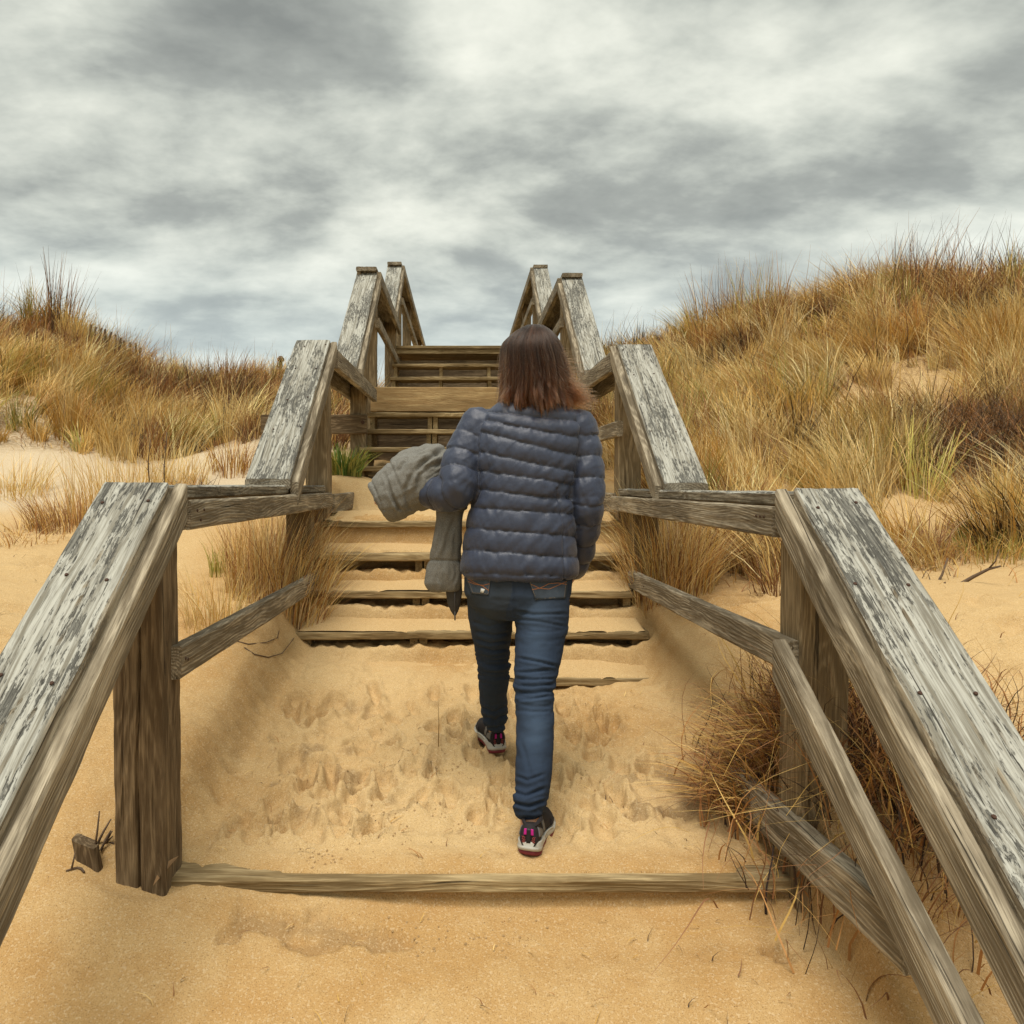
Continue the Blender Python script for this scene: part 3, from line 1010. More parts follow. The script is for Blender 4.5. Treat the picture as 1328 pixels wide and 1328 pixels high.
class Bag:
    def __init__(self): self.V = []; self.Q = []; self.C = []; self.n = 0
    def add(self, V, Q, C):
        self.V.append(V); self.Q.append(Q + self.n); self.C.append(C); self.n += len(V)
    def build(self, name, label=None, cat=None, group=None, kind=None, parent=None, origin=None, mat='grass'):
        V = np.concatenate(self.V)
        o0 = Vector(origin) if origin is not None else Vector((0, 0, 0))
        me = np_mesh(name, V - np.array(o0)[None, :], quads=np.concatenate(self.Q))
        set_col(me, 'Col', np.concatenate(self.C))
        o = mesh_obj(name, me, M[mat], parent, Matrix.Translation(o0))
        return tag(o, label, cat, group, kind)


def pick(pal, n, var=0.18):
    p = np.array(pal)[rng.integers(0, len(pal), n)]
    return p * rng.uniform(1 - var, 1 + var, (n, 1)) * rng.uniform(0.95, 1.05, (n, 3))


def clump_blades(bag, c, n, r, h, pal, lean=None, leanamt=0.3, bend=(0.15, 0.8), wid=0.004, seg=4, curl=0.03, droop=0.1, spread=0.7):
    """one tuft: blades fan out from a small crown"""
    a = rng.uniform(0, 2 * math.pi, n)
    rr = r * np.sqrt(rng.uniform(0, 1, n))
    bx = c[0] + rr * np.cos(a); by = c[1] + rr * np.sin(a)
    bz = height(bx, by, False) - 0.015
    az = a + rng.normal(0, spread, n)
    b = rng.uniform(bend[0], bend[1], n)
    if lean is not None:
        vx = np.cos(az) * b * (1 - leanamt) + math.cos(lean) * leanamt
        vy = np.sin(az) * b * (1 - leanamt) + math.sin(lean) * leanamt
        az = np.arctan2(vy, vx); b = np.hypot(vx, vy)
    hh = h * rng.uniform(0.45, 1.0, n)
    bag.add(*blades(np.stack([bx, by, bz], 1), hh, az, b, wid * rng.uniform(0.6, 1.3, n), pick(pal, n), seg, curl, droop))


def grass_field(name, label, x0, x1, y0, y1, ncl, seed):
    g = np.random.default_rng(seed)
    X = g.uniform(x0, x1, ncl * 8); Y = g.uniform(y0, y1, ncl * 8)
    keep = (np.abs((X * F / Y)) < 1000) & (g.uniform(0, 1, len(X)) < GRASS_DENS(X, Y))
    X = X[keep][:ncl]; Y = Y[keep][:ncl]
    N = len(X)
    zone = fbm(X * 0.75, Y * 0.75, 0, 3, seed + 1)
    zon2 = fbm(X * 1.0, Y * 1.0, 0, 2, seed + 2)
    size = g.uniform(0, 1, N) ** 1.6                       # a few big tufts among many small ones
    cnt = (26 + 125 * size).astype(int)
    rep_ = lambda q: np.repeat(q, cnt, 0)
    T = int(cnt.sum())
    a = g.uniform(0, 2 * math.pi, T); rr = rep_(0.04 + 0.15 * size) * np.sqrt(g.uniform(0, 1, T))
    bx = rep_(X) + rr * np.cos(a); by = rep_(Y) + rr * np.sin(a)
    bz = height(bx, by, False) - 0.02
    hc = rep_((0.16 + 0.50 * size + g.uniform(0, 0.16, N)) * np.where(zone > 0.2, 0.8, 1.0))
    lean = rep_(g.normal(2.5 if x0 > 0 else 0.6, 1.1, N))
    la = rep_(g.uniform(0.1, 0.75, N))
    az = a + g.normal(0, 0.7, T); b = g.uniform(0.15, 0.95, T)
    vx = np.cos(az) * b * (1 - la) + np.cos(lean) * la; vy = np.sin(az) * b * (1 - la) + np.sin(lean) * la
    az = np.arctan2(vy, vx); b = np.hypot(vx, vy)
    hh = hc * g.uniform(0.4, 1.05, T)
    col = np.empty((N, 3))
    u = g.uniform(0, 1, N)
    for k in range(N):
        rz = 0.34 + 1.7 * zone[k] + 0.25 * (x0 < 0); oz = 0.22 + 0.9 * zon2[k]
        if u[k] < max(0.04, min(0.9, rz * 0.75)): pal = RUST if g.uniform() < 0.75 else DARK
        elif u[k] > 1 - max(0.02, min(0.45, oz * 0.5)): pal = OLIVE
        elif u[k] > 0.50: pal = PALE
        else: pal = STRAW
        col[k] = np.array(pal[int(g.integers(0, len(pal)))]) * g.uniform(0.72, 1.2)
    col = rep_(col) * g.uniform(0.7, 1.25, (T, 1))
    # stray blades of another colour in every tuft
    m = g.uniform(0, 1, T) < 0.25
    col[m] = np.array(STRAW + PALE)[g.integers(0, 7, m.sum())] * g.uniform(0.75, 1.15, (m.sum(), 1))
    wid = 0.0098 * g.uniform(0.45, 1.3, T) * (0.55 + by / 15)
    bag = Bag()
    bag.add(*blades(np.stack([bx, by, bz], 1), hh, az, b, wid, np.clip(col, 0, 0.85), 3, 0.05, 0.16))
    # thin seed stalks stand above the mass, mostly along the crest
    ns = 1500
    sx = g.uniform(x0, x1, ns * 5); sy = g.uniform(max(y0, 6.5), y1, ns * 5)
    k2 = (g.uniform(0, 1, len(sx)) < GRASS_DENS(sx, sy)) & (np.abs(sx * F / sy) < 760) & (fbm(sx * 1.3, sy * 1.3, 0, 2, seed + 9) > 0.02)
    sx = sx[k2][:ns]; sy = sy[k2][:ns]; n2 = len(sx)
    bag.add(*blades(np.stack([sx, sy, height(sx, sy, False)], 1), g.uniform(0.45, 0.95, n2), g.normal(0.4, 1.2, n2), g.uniform(0.02, 0.55, n2), 0.0075 * g.uniform(0.6, 1.3, n2),
                    np.array(RUST + DARK + STRAW)[g.integers(0, 12, n2)], 4, 0.04, 0.05))
    bag.build(name, label, None, None, 'stuff')


grass_field('dune_grass', 'mass of straw and rust coloured dune grass on the right hand slope', 1.1, 10.5, 4.0, 13.0, 1900, 11)
grass_field('dune_grass', 'mass of dry dune grass on the left hand dune ridge', -10.5, -0.95, 6.8, 14.0, 1600, 12)

# low dry litter between the tufts
def litter(name, label, x0, x1, y0, y1, n, seed):
    g = np.random.default_rng(seed)
    X = g.uniform(x0, x1, n); Y = g.uniform(y0, y1, n)
    k = g.uniform(0, 1, n) < np.clip(GRASS_DENS(X, Y) * 1.2 + 0.10, 0, 1)
    X = X[k]; Y = Y[k]; n = len(X)
    b = Bag()
    pal = np.array(STRAW + RUST + DARK[:2])
    b.add(*blades(np.stack([X, Y, height(X, Y, False) + 0.004], 1), g.uniform(0.1, 0.3, n), g.uniform(0, 6.28, n), g.uniform(0.9, 1.25, n),
                  0.005 * g.uniform(0.6, 1.3, n), pal[g.integers(0, len(pal), n)] * g.uniform(0.7, 1.2, (n, 1)), 3, 0.12, 0.15))
    b.build(name, label, None, None, 'stuff')


litter('grass_litter', 'flattened dead grass on the sand of the right slope', 1.15, 7.5, 4.0, 10.5, 18000, 21)
litter('grass_litter', 'flattened dead grass on the sand of the left dune', -8, -1.2, 7.5, 12.5, 11000, 22)


def clump(name, label, cat, uvY, n, r, h, pal, group=None, **kw):
    c = P(*uvY)
    z = float(height(np.array([c.x]), np.array([c.y]), False)[0])
    b = Bag()
    pals = pal if isinstance(pal[0], list) else [pal]
    for p in pals:
        clump_blades(b, (c.x, c.y), n // len(pals), r, h, p, **kw)
    return b.build(name, label, cat, group, None, None, (c.x, c.y, z))


GC = 'grass clump'
clump('grass_clump', 'pale straw grass clump behind the near left railing', GC, (170, 650, 5.6), 520, 0.42, 0.62, [PALE, STRAW], bend=(0.05, 0.5), wid=0.005)
clump('grass_clump', 'low dark tan grass clump at the foot of the white sand patch', GC, (78, 680, 5.0), 420, 0.20, 0.34, [STRAW, RUST], lean=2.9, leanamt=0.35, wid=0.005)
clump('grass_clump', 'brown grass clump growing behind the left lower mid rail', GC, (362, 752, 4.25), 1400, 0.28, 0.52, [STRAW, RUST, PALE], bend=(0.05, 0.75), lean=0.3, leanamt=0.15, wid=0.0045)
clump('grass_clump', 'thin straw grass clump beside the left lower mid rail near its post', GC, (285, 800, 3.7), 240, 0.16, 0.36, [PALE, STRAW], bend=(0.05, 0.7), wid=0.004)
clump('grass_clump', 'short green tipped grass clump on the sand left of the mid rail', GC, (285, 738, 4.5), 70, 0.06, 0.24, [OLIVE], bend=(0.05, 0.35), wid=0.006)
clump('grass_clump', 'tan grass clump arching under the right level handrail beside the steps', GC, (868, 770, 4.35), 1300, 0.26, 0.58, [STRAW, RUST, PALE], bend=(0.1, 0.95), wid=0.0045)
clump('grass_clump', 'grey brown dry grass clump right of the steps under the level handrail', GC, (945, 745, 4.6), 420, 0.26, 0.34, [RUST, DARK], bend=(0.3, 1.1), curl=0.12, wid=0.004)
clump('grass_clump', 'sparse pale straw tuft on the white sand above the near left railing', GC, (235, 655, 6.1), 150, 0.22, 0.42, [PALE, STRAW], bend=(0.05, 0.7), wid=0.006)
clump('grass_clump', 'small straw tuft at the left photo edge below the dune grass', GC, (18, 640, 6.4), 260, 0.30, 0.40, [STRAW, PALE], bend=(0.1, 0.8), wid=0.006)
clump('grass_clump', 'flattened dry tuft on the sand left of the near left handrail', GC, (30, 705, 4.7), 140, 0.24, 0.20, [STRAW, RUST], bend=(0.5, 1.1), wid=0.005)
clump('grass_clump', 'straw tuft between the white sand and the left middle railing', GC, (305, 640, 6.6), 220, 0.22, 0.45, [STRAW, RUST], bend=(0.1, 0.7), wid=0.006)
clump('reed_clump', 'tall dark reed clump standing alone on the left dune crest', 'reeds', (82, 425, 11.0), 90, 0.20, 1.25, [RUST, DARK], bend=(0.0, 0.28), lean=0.0, leanamt=0.10, wid=0.011, seg=5, curl=0.02, spread=1.2)
clump('reed_clump', 'dark reed clump bending over on the right dune crest', 'reeds', (1195, 395, 9.6), 130, 0.45, 1.15, [DARK, RUST], bend=(0.05, 0.6), lean=0.3, leanamt=0.2, wid=0.010, seg=5, curl=0.05, spread=1.2)
clump('reed_clump', 'sparse dark reed clump at the right end of the dune crest', 'reeds', (1290, 375, 9.5), 60, 0.42, 1.15, [DARK], bend=(0.1, 0.55), lean=0.2, leanamt=0.2, wid=0.009, seg=5, curl=0.05, spread=1.2)
clump('reed_clump', 'brown reed clump left on the right hand dune crest', 'reeds', (925, 440, 10.4), 140, 0.30, 1.2, [RUST, STRAW, DARK], bend=(0.0, 0.4), lean=2.8, leanamt=0.08, wid=0.009, seg=5, curl=0.03, spread=1.2)
clump('reed_clump', 'straw reed clump with upright stalks on the dune crest', 'reeds', (985, 430, 10.2), 180, 0.30, 1.1, [OLIVE, STRAW, RUST], bend=(0.0, 0.35), wid=0.009, seg=5, curl=0.03, spread=1.2)
clump('reed_clump', 'thin reed clump on the low ridge left of the stairs', 'reeds', (275, 480, 11.6), 26, 0.25, 0.85, [RUST], bend=(0.0, 0.25), wid=0.010, seg=5, curl=0.02, spread=1.2)
clump('grass_clump', 'yellow green grass clump in the middle of the right sandy slope', GC, (1180, 612, 6.2), 190, 0.14, 0.52, [OLIVE, PALE], bend=(0.05, 0.6), wid=0.007)
clump('grass_clump', 'yellow green grass clump left of the bare sand on the right slope', GC, (1110, 618, 6.1), 260, 0.18, 0.55, [OLIVE, STRAW, PALE], bend=(0.05, 0.7), wid=0.006)
clump('grass_clump', 'low olive grass clump at the right edge of the photo above the branch', GC, (1285, 730, 4.7), 240, 0.25, 0.26, [OLIVE, STRAW], bend=(0.1, 0.8), wid=0.005)
clump('grass_clump', 'low straw grass clump behind the near right handrail cap', GC, (1175, 725, 4.8), 360, 0.32, 0.26, [STRAW, RUST], bend=(0.2, 1.0), wid=0.005)
clump('grass_clump', 'golden grass clump at the foot of the slope behind the level right rail', GC, (960, 640, 5.6), 620, 0.35, 0.55, [STRAW, PALE], bend=(0.1, 0.8), lean=2.7, leanamt=0.2, wid=0.005)
clump('grass_clump', 'golden grass clump behind the right middle post', GC, (860, 640, 5.5), 520, 0.26, 0.6, [STRAW, PALE, RUST], bend=(0.1, 0.7), wid=0.005)
clump('grass_clump', 'straw grass clump on the dune behind the right middle railing', GC, (800, 560, 7.6), 520, 0.32, 0.7, [STRAW, RUST], bend=(0.1, 0.7), wid=0.006)
clump('grass_clump', 'long golden grass clump high on the far right slope', GC, (1290, 480, 8.0), 700, 0.5, 0.72, [STRAW, STRAW, PALE], bend=(0.2, 0.8), lean=2.9, leanamt=0.25, wid=0.006)
clump('grass_clump', 'dark rust grass clump just under the right dune crest', GC, (1105, 415, 9.6), 420, 0.34, 0.45, [RUST, DARK, STRAW], bend=(0.2, 0.9), lean=-0.6, leanamt=0.3, wid=0.007)
clump('green_plant', 'small leafy green plant between the left middle post and the steps', 'plant', (443, 612, 6.05), 260, 0.15, 0.30, [GREEN, OLIVE], bend=(0.1, 0.9), wid=0.020, curl=0.05)
clump('green_plant', 'tiny green sprout on the sand beside the left middle post', 'plant', (437, 642, 5.2), 26, 0.05, 0.11, [GREEN], bend=(0.2, 0.9), wid=0.012)
clump('green_plant', 'dark green low plant in the grass at the far right edge', 'plant', (1288, 690, 5.0), 260, 0.22, 0.20, [GREEN, DARK], bend=(0.2, 1.0), wid=0.010, curl=0.08)
clump('grass_clump', 'dense tan straw clump spilling over the sand beside the right near post', GC, (1000, 945, 2.56), 1700, 0.15, 0.36, [STRAW, RUST, STRAW, RUST], bend=(0.5, 1.2), lean=2.4, leanamt=0.28, wid=0.0075, droop=0.35, seg=6)


def tube(pts, radii, n=6):
    """tapering tube along points -> verts, faces"""
    pts = [Vector(p) for p in pts]
    V = []; fc = []
    ref = None
    for i, p in enumerate(pts):
        d = (pts[min(i + 1, len(pts) - 1)] - pts[max(i - 1, 0)]).normalized()
        if ref is None:
            ref = d.orthogonal().normalized()
        ref = (ref - d * ref.dot(d)).normalized()
        bi = d.cross(ref)
        for k in range(n):
            a = 2 * math.pi * k / n
            V.append(p + ref * (radii[i] * math.cos(a)) + bi * (radii[i] * math.sin(a)))
    for i in range(len(pts) - 1):
        for k in range(n):
            fc.append((i * n + k, i * n + (k + 1) % n, (i + 1) * n + (k + 1) % n, (i + 1) * n + k))
    fc.append(tuple(reversed(range(n)))); fc.append(tuple(range((len(pts) - 1) * n, len(pts) * n)))
    return V, fc


def tubes_obj(name, lst, mat, parent=None, smooth=True):
    V = []; fc = []
    for v, f in lst:
        k = len(V)
        V += v; fc += [tuple(i + k for i in q) for q in f]
    me = bpy.data.meshes.new(name)
    me.from_pydata([tuple(v) for v in V], [], fc)
    me.polygons.foreach_set('use_smooth', np.full(len(me.polygons), smooth)); me.update()
    return mesh_obj(name, me, mat, parent)


def on_sand(x, y, dz=0.0):
    return Vector((x, y, float(height(np.array([x]), np.array([y]))[0]) + dz))


def g_at(u, v, y0=1.6, y1=9.0):
    Ys = np.linspace(y0, y1, 700)
    z = height((u - 600) * Ys / F, Ys)
    k = np.argmax((627 - v) * Ys / F <= z)
    return Vector(((u - 600) * Ys[k] / F, Ys[k], float(z[k])))


# thicket of dark dead stems under the near right handrail
def thicket(name, label, cat, c, rx, ry, n, pal, h, thick=0.0055, bend=(0.3, 1.3), seed=3):
    g = np.random.default_rng(seed)
    X = c[0] + g.normal(0, rx, n); Y = c[1] + g.normal(0, ry, n)
    Z = height(X, Y, False) - 0.01 + g.uniform(0, 0.12, n)
    b = Bag()
    b.add(*blades(np.stack([X, Y, Z], 1), h * g.uniform(0.35, 1.0, n), g.uniform(0, 6.28, n), g.uniform(bend[0], bend[1], n),
                  thick * g.uniform(0.5, 1.3, n), np.array(pal)[g.integers(0, len(pal), n)] * g.uniform(0.7, 1.3, (n, 1)), 7, 0.22, 0.35))
    return b.build(name, label, cat, None, None, None, (c[0], c[1], float(height(np.array([c[0]]), np.array([c[1]]), False)[0])))


thicket('dead_bush', 'tangled dark dead bush under the near right handrail', 'bush', (1.31, 2.38), 0.19, 0.24, 6000, DARK[:3] + RUST + RUST + STRAW[:2], 0.42)
thicket('dead_bush', 'brown dead bush at the right edge of the dune slope', 'bush', (4.25, 6.4), 0.52, 0.36, 4200, RUST + DARK + [(0.30, 0.21, 0.13)], 0.5, 0.007, seed=4)
thicket('dead_bush', 'rust brown bush on the low ridge left of the stairs', 'bush', (-3.9, 10.3), 0.75, 0.45, 2600, RUST + RUST + DARK[:2], 0.65, 0.008, (0.1, 0.9), seed=5)
thicket('dead_bush', 'small dark twiggy plant behind the left level handrail', 'bush', (-1.98, 5.6), 0.10, 0.1, 170, DARK + RUST, 0.30, 0.006, seed=6)

# two thin dead stalks behind the level left handrail
for (u0, v0, u1, v1, Y), lab in (((213, 650, 215, 560, 5.3), 'taller thin dark dead stalk behind the end of the left handrail cap'), ((193, 650, 194, 570, 5.3), 'shorter thin dead stalk left of the taller stalk behind the left cap')):
    a = P(u0, v0 + 30, Y); b = P(u1, v1, Y)
    tubes = [tube([a.lerp(b, t) + Vector((0.008 * math.sin(9 * t + u0), 0, 0)) for t in np.linspace(0, 1, 9)], list(np.linspace(0.007, 0.003, 9)), 5)]
    for k in range(7):
        q = a.lerp(b, 0.35 + 0.09 * k)
        tubes.append(tube([q, q + Vector((random.uniform(-0.03, 0.03), 0, 0.03))], [0.003, 0.001], 4))
    o = tubes_obj('dead_stalk', tubes, M['twig'])
    tag(o, lab, 'stalk')

# forked driftwood branch on the sand at right
def limb(uvs, r0, r1):
    pts = [P(*q) for q in uvs]
    return tube(pts, list(np.linspace(r0, r1, len(pts))), 7)


o = tubes_obj('branch', [limb([(1205, 775, 4.1), (1222, 770, 4.08), (1238, 762, 4.06), (1262, 748, 4.05), (1282, 738, 4.0), (1298, 734, 3.98)], 0.016, 0.005),
                         limb([(1206, 772, 4.1), (1214, 760, 4.1), (1222, 745, 4.1), (1229, 724, 4.12)], 0.010, 0.004),
                         limb([(1214, 774, 4.08), (1234, 772, 4.05), (1260, 776, 4.0), (1285, 782, 3.95)], 0.006, 0.003),
                         limb([(1222, 768, 4.08), (1221, 760, 4.0), (1226, 755, 3.98)], 0.008, 0.004),
                         limb([(1282, 738, 4.0), (1291, 728, 3.98), (1296, 712, 3.96)], 0.005, 0.002)], M['twig'])
tag(o, 'forked driftwood branch lying on the sand behind the near right handrail', 'branch')

# sand fence: a row of dark picket tops along the left crest
fenc = empty('sand_fence', P(150, 430, 10.8))
tag(fenc, 'row of short dark picket tops along the left dune crest', 'fence')
rs = random.Random(8)
me = bpy.data.meshes.new('picket')
Vp, Fp = tube([(0, 0, -0.35), (0, 0, -0.1), (0.004, 0, 0.05)], [0.018, 0.018, 0.014], 4)
me.from_pydata([tuple(v) for v in Vp], [], Fp); me.update()
me.materials.append(M['twig'])
for k in range(11):
    q = P(118 + 6.3 * k + rs.uniform(-1.5, 1.5), 424 + 3.0 * k + rs.uniform(-1.5, 1.5), 10.6 + 0.02 * k)
    mesh_obj('picket', me, M['twig'], fenc, Matrix.Translation(q) @ Euler((rs.uniform(-0.2, 0.2), rs.uniform(-0.15, 0.3), rs.uniform(0, 1))).to_matrix().to_4x4())

# far post with a small cap on the ridge left of the middle railing
q = P(364, 470, 12.3)
po = empty('marker_post', q + Vector((0, 0, -0.4)))
tag(po, 'small distant marker post on the ridge beside the left middle railing', 'post')
tubes_obj('post', [tube([q + Vector((0, 0, -0.6)), q + Vector((0, 0, 0.02))], [0.03, 0.03], 8)], M['post'], po, False)
tubes_obj('post_cap', [tube([q + Vector((0, 0, 0.02)), q + Vector((0, 0, 0.06)), q + Vector((0, 0, 0.10))], [0.055, 0.055, 0.025], 8)], M['twig'], po, False)

# broken stake and sticks next to the near left post
me = board_mesh('broken_stake', 0.14, 0.068, 0.030, nL=14, nW=8, nH=4, seed=77, amp=0.003, r=0.003, cut1=(0.5, -0.2))
b0 = P(122, 1140, 2.20)
mtx = Matrix.Translation(b0 + Vector((0, 0, -0.03))) @ Euler((0, rad(-90 - 10), 0)).to_matrix().to_4x4() @ Euler((rad(78), 0, 0)).to_matrix().to_4x4()
o = mesh_obj('broken_stake', me, M['post'], None, mtx)
tag(o, 'short broken brown stake in the sand left of the near left post', 'stake')
rs = random.Random(4)
for k in range(9):
    u0 = 120 + rs.uniform(0, 20); v0 = 1095 + rs.uniform(0, 30)
    a = P(u0, v0, 2.22 + rs.uniform(0, 0.05)); b = P(147 + rs.uniform(-4, 2), v0 + rs.uniform(-40, 24), 2.26)
    o = tubes_obj('stick', [tube([a, a.lerp(b, 0.5) + Vector((0, 0, 0.004)), b], [0.004, 0.0035, 0.002], 5)], M['twig'])
    tag(o, 'short dry stick wedged between the broken stake and the left post', 'stick', 'sticks beside the left post')
o = tubes_obj('stick', [tube([P(122, 1108, 2.2), P(126, 1080, 2.2), P(129, 1052, 2.2)], [0.0035, 0.003, 0.002], 5)], M['twig'])
tag(o, 'single upright thin stick beside the broken stake', 'stick')
cw = [on_sand(-1.06 - 0.012 * k, 2.16 + 0.01 * math.sin(k), 0.004) for k in range(5)]
o = tubes_obj('twig', [tube(cw, [0.003, 0.004, 0.003, 0.003, 0.002], 5), tube([cw[3], cw[3] + Vector((0.01, 0, 0.045))], [0.003, 0.002], 5)], M['twig'])
tag(o, 'small curled twig on the sand left of the broken stake', 'twig')
# dead leaf curled against the foot of the left post
c = P(232, 1112, 2.2)
Vl = []; fl = []
for i in range(9):
    t = i / 8
    for j in (-1, 0, 1):
        Vl.append((c.x - 0.05 * t - 0.01 * j * math.sin(3.14 * t), c.y - 0.06 * t, c.z + 0.005 - 0.055 * t + 0.012 * abs(j) * math.sin(3.14 * t)))
for i in range(8):
    for j in range(2):
        k = i * 3 + j
        fl.append((k, k + 1, k + 4, k + 3))
me = bpy.data.meshes.new('leaf'); me.from_pydata(Vl, [], fl); me.update()
o = mesh_obj('dry_leaf', me, flat_mat('dry leaf', (0.28, 0.17, 0.08)))
tag(o, 'long curled dry leaf against the foot of the near left post', 'leaf')

# curved dead stem on the sand under the left mid rail
for pl, lab in (([(306, 833), (322, 838), (345, 836), (360, 829), (362, 820)], 'short curved dry stem on the sand just under the left mid rail'),
                ([(317, 842), (330, 852), (348, 854), (366, 850), (380, 832), (392, 810)], 'long curved dry stem on the sand below the left mid rail')):
    pts = [g_at(*q) + Vector((0, 0, 0.005)) for q in pl]
    o = tubes_obj('dry_twig', [tube(pts, list(np.linspace(0.003, 0.0015, len(pts))), 5)], M['twig'])
    tag(o, lab, 'twig')
a = on_sand(-0.095, 3.02)
o = tubes_obj('straw_stalk', [tube([a, a + Vector((0.002, 0, 0.1)), a + Vector((-0.001, 0, 0.17))], [0.002, 0.0018, 0.001], 5)], M['grass'] if False else flat_mat('dry stem', (0.36, 0.24, 0.1)))
tag(o, 'single upright straw stem on the trampled sand left of the woman', 'stem')

# scattered bits: twigs, grass scraps and crumbs of damp sand
g = np.random.default_rng(33)
n = 520
X = np.concatenate([g.uniform(-0.8, 0.9, 260), g.uniform(1.1, 3.4, 130), g.uniform(-3.2, -1.1, 130)])
Y = np.concatenate([g.uniform(1.75, 3.6, 260), g.uniform(2.3, 4.6, 130), g.uniform(2.6, 4.8, 130)])
m = ~((np.abs(Y - 2.22) < 0.06) & (np.abs(X) < 1.05))
X = X[m]; Y = Y[m]; n = len(X)
b = Bag()
pal = np.array(DARK + RUST + STRAW)
b.add(*blades(np.stack([X, Y, height(X, Y) + 0.004], 1), g.uniform(0.012, 0.06, n) * np.where(np.abs(X) > 1, 1.8, 1.0), g.uniform(0, 6.28, n), g.uniform(1.0, 1.25, n),
              0.003 * g.uniform(0.6, 1.5, n), pal[g.integers(0, len(pal), n)], 3, 0.15, 0.2))
b.build('plant_debris', 'dry plant scraps scattered over the sand', None, None, 'stuff')

V = []; fc = []
cen = [(-0.62, 2.78, 0.05), (-0.45, 2.80, 0.04), (-0.17, 3.02, 0.07), (-0.03, 2.92, 0.05), (-0.22, 2.42, 0.06), (-0.30, 2.52, 0.05), (-0.12, 2.58, 0.04), (-0.42, 2.30, 0.04), (0.02, 2.5, 0.04),
       (-0.12, 2.07, 0.06), (0.1, 2.1, 0.06), (0.5, 2.75, 0.05), (-0.3, 2.85, 0.06)]
cx = []; cy = []
for x, y, r in cen:
    for k in range(26):
        cx.append(x + g.normal(0, r)); cy.append(y + g.normal(0, r * 0.7))
cz = height(np.array(cx), np.array(cy))
for x, y, z in zip(cx, cy, cz):
    s = g.uniform(0.0018, 0.0048)
    k = len(V)
    for ddx, ddy, ddz in ((1, 0, 0), (0, 1, 0), (-1, 0, 0), (0, -1, 0), (0, 0, 0.9), (0, 0, -0.8), (0.7, 0.7, 0.5), (-0.7, 0.6, 0.5)):
        q = g.uniform(0.6, 1.2)
        V.append((x + ddx * s * q, y + ddy * s * q, z + ddz * s * q + s * 0.2))
    for f in ((0, 6, 4), (6, 1, 4), (1, 7, 4), (7, 2, 4), (2, 3, 4), (3, 0, 4), (0, 5, 3), (3, 5, 2), (2, 5, 7), (7, 5, 1), (1, 5, 6), (6, 5, 0)):
        fc.append(tuple(k + i for i in f))
me = bpy.data.meshes.new('sand_crumbs'); me.from_pydata(V, [], fc); me.update()
o = mesh_obj('sand_crumbs', me, flat_mat('damp sand', (0.36, 0.235, 0.11), 0.95, 0.3, 200))
tag(o, 'crumbs of damp sand kicked up on the landing', None, None, 'stuff')
# dark curled twigs low at the right, under the slanted lower rail
for k, (uvs, lab) in enumerate([
    ([(1129, 1290, 1.84), (1150, 1272, 1.84), (1165, 1250, 1.86)], 'dark bent twig on the sand left of the slanted lower rail'),
    ([(1165, 1318, 1.8), (1180, 1300, 1.8), (1186, 1278, 1.8)], 'dark curled twig at the foot of the slanted lower rail')]):
    pts = [P(*q) for q in uvs]
    o = tubes_obj('twig', [tube(pts, [0.006, 0.007, 0.003], 6), tube([pts[1], pts[1] + Vector((0.03, 0, 0.004))], [0.004, 0.002], 5)], M['twig'])
    tag(o, lab, 'twig')
# ------------------------------------------------------------------ woman
def remesh(shells, voxel, smooth=4, fac=0.5):
    """closed overlapping shells -> one continuous skin (verts, faces)"""
    V = []; fc = []
    for v, f in shells:
        k = len(V)
        V += [tuple(q) for q in v]; fc += [tuple(i + k for i in q) for q in f]
    me = bpy.data.meshes.new('tmp'); me.from_pydata(V, [], fc); me.update()
    o = bpy.data.objects.new('tmp', me); COL.objects.link(o)
    r = o.modifiers.new('r', 'REMESH'); r.mode = 'VOXEL'; r.voxel_size = voxel
    if smooth:
        s = o.modifiers.new('s', 'SMOOTH'); s.iterations = smooth; s.factor = fac
    dg = bpy.context.evaluated_depsgraph_get()
    me2 = bpy.data.meshes.new_from_object(o.evaluated_get(dg))
    bpy.data.objects.remove(o); bpy.data.meshes.remove(me)
    return me2


def get_vn(me):
    n = len(me.vertices)
    V = np.empty(n * 3, np.float32); me.vertices.foreach_get('co', V)
    N = np.empty(n * 3, np.float32); me.vertices.foreach_get('normal', N)
    return V.reshape(-1, 3).astype(float), N.reshape(-1, 3).astype(float)


def put_v(me, V):
    me.vertices.foreach_set('co', V.astype(np.float32).ravel())
    me.polygons.foreach_set('use_smooth', np.full(len(me.polygons), True))
    me.update()


def rings(lst, n=40, ex=2.3):
    """stack of horizontal superellipse rings (cx, cy, z, a, b[, twist]) -> closed shell"""
    V = []; fc = []
    for cx, cy, z, a, b in lst:
        for k in range(n):
            t = 2 * math.pi * k / n
            c, s = math.cos(t), math.sin(t)
            V.append((cx + a * math.copysign(abs(c) ** (2 / ex), c), cy + b * math.copysign(abs(s) ** (2 / ex), s), z))
    m = len(lst)
    for i in range(m - 1):
        for k in range(n):
            fc.append((i * n + k, i * n + (k + 1) % n, (i + 1) * n + (k + 1) % n, (i + 1) * n + k))
    up = lst[-1][2] > lst[0][2]
    fc.append(tuple(reversed(range(n)))); fc.append(tuple(range((m - 1) * n, m * n)))
    if not up:
        fc = [tuple(reversed(f)) for f in fc]
    return V, fc


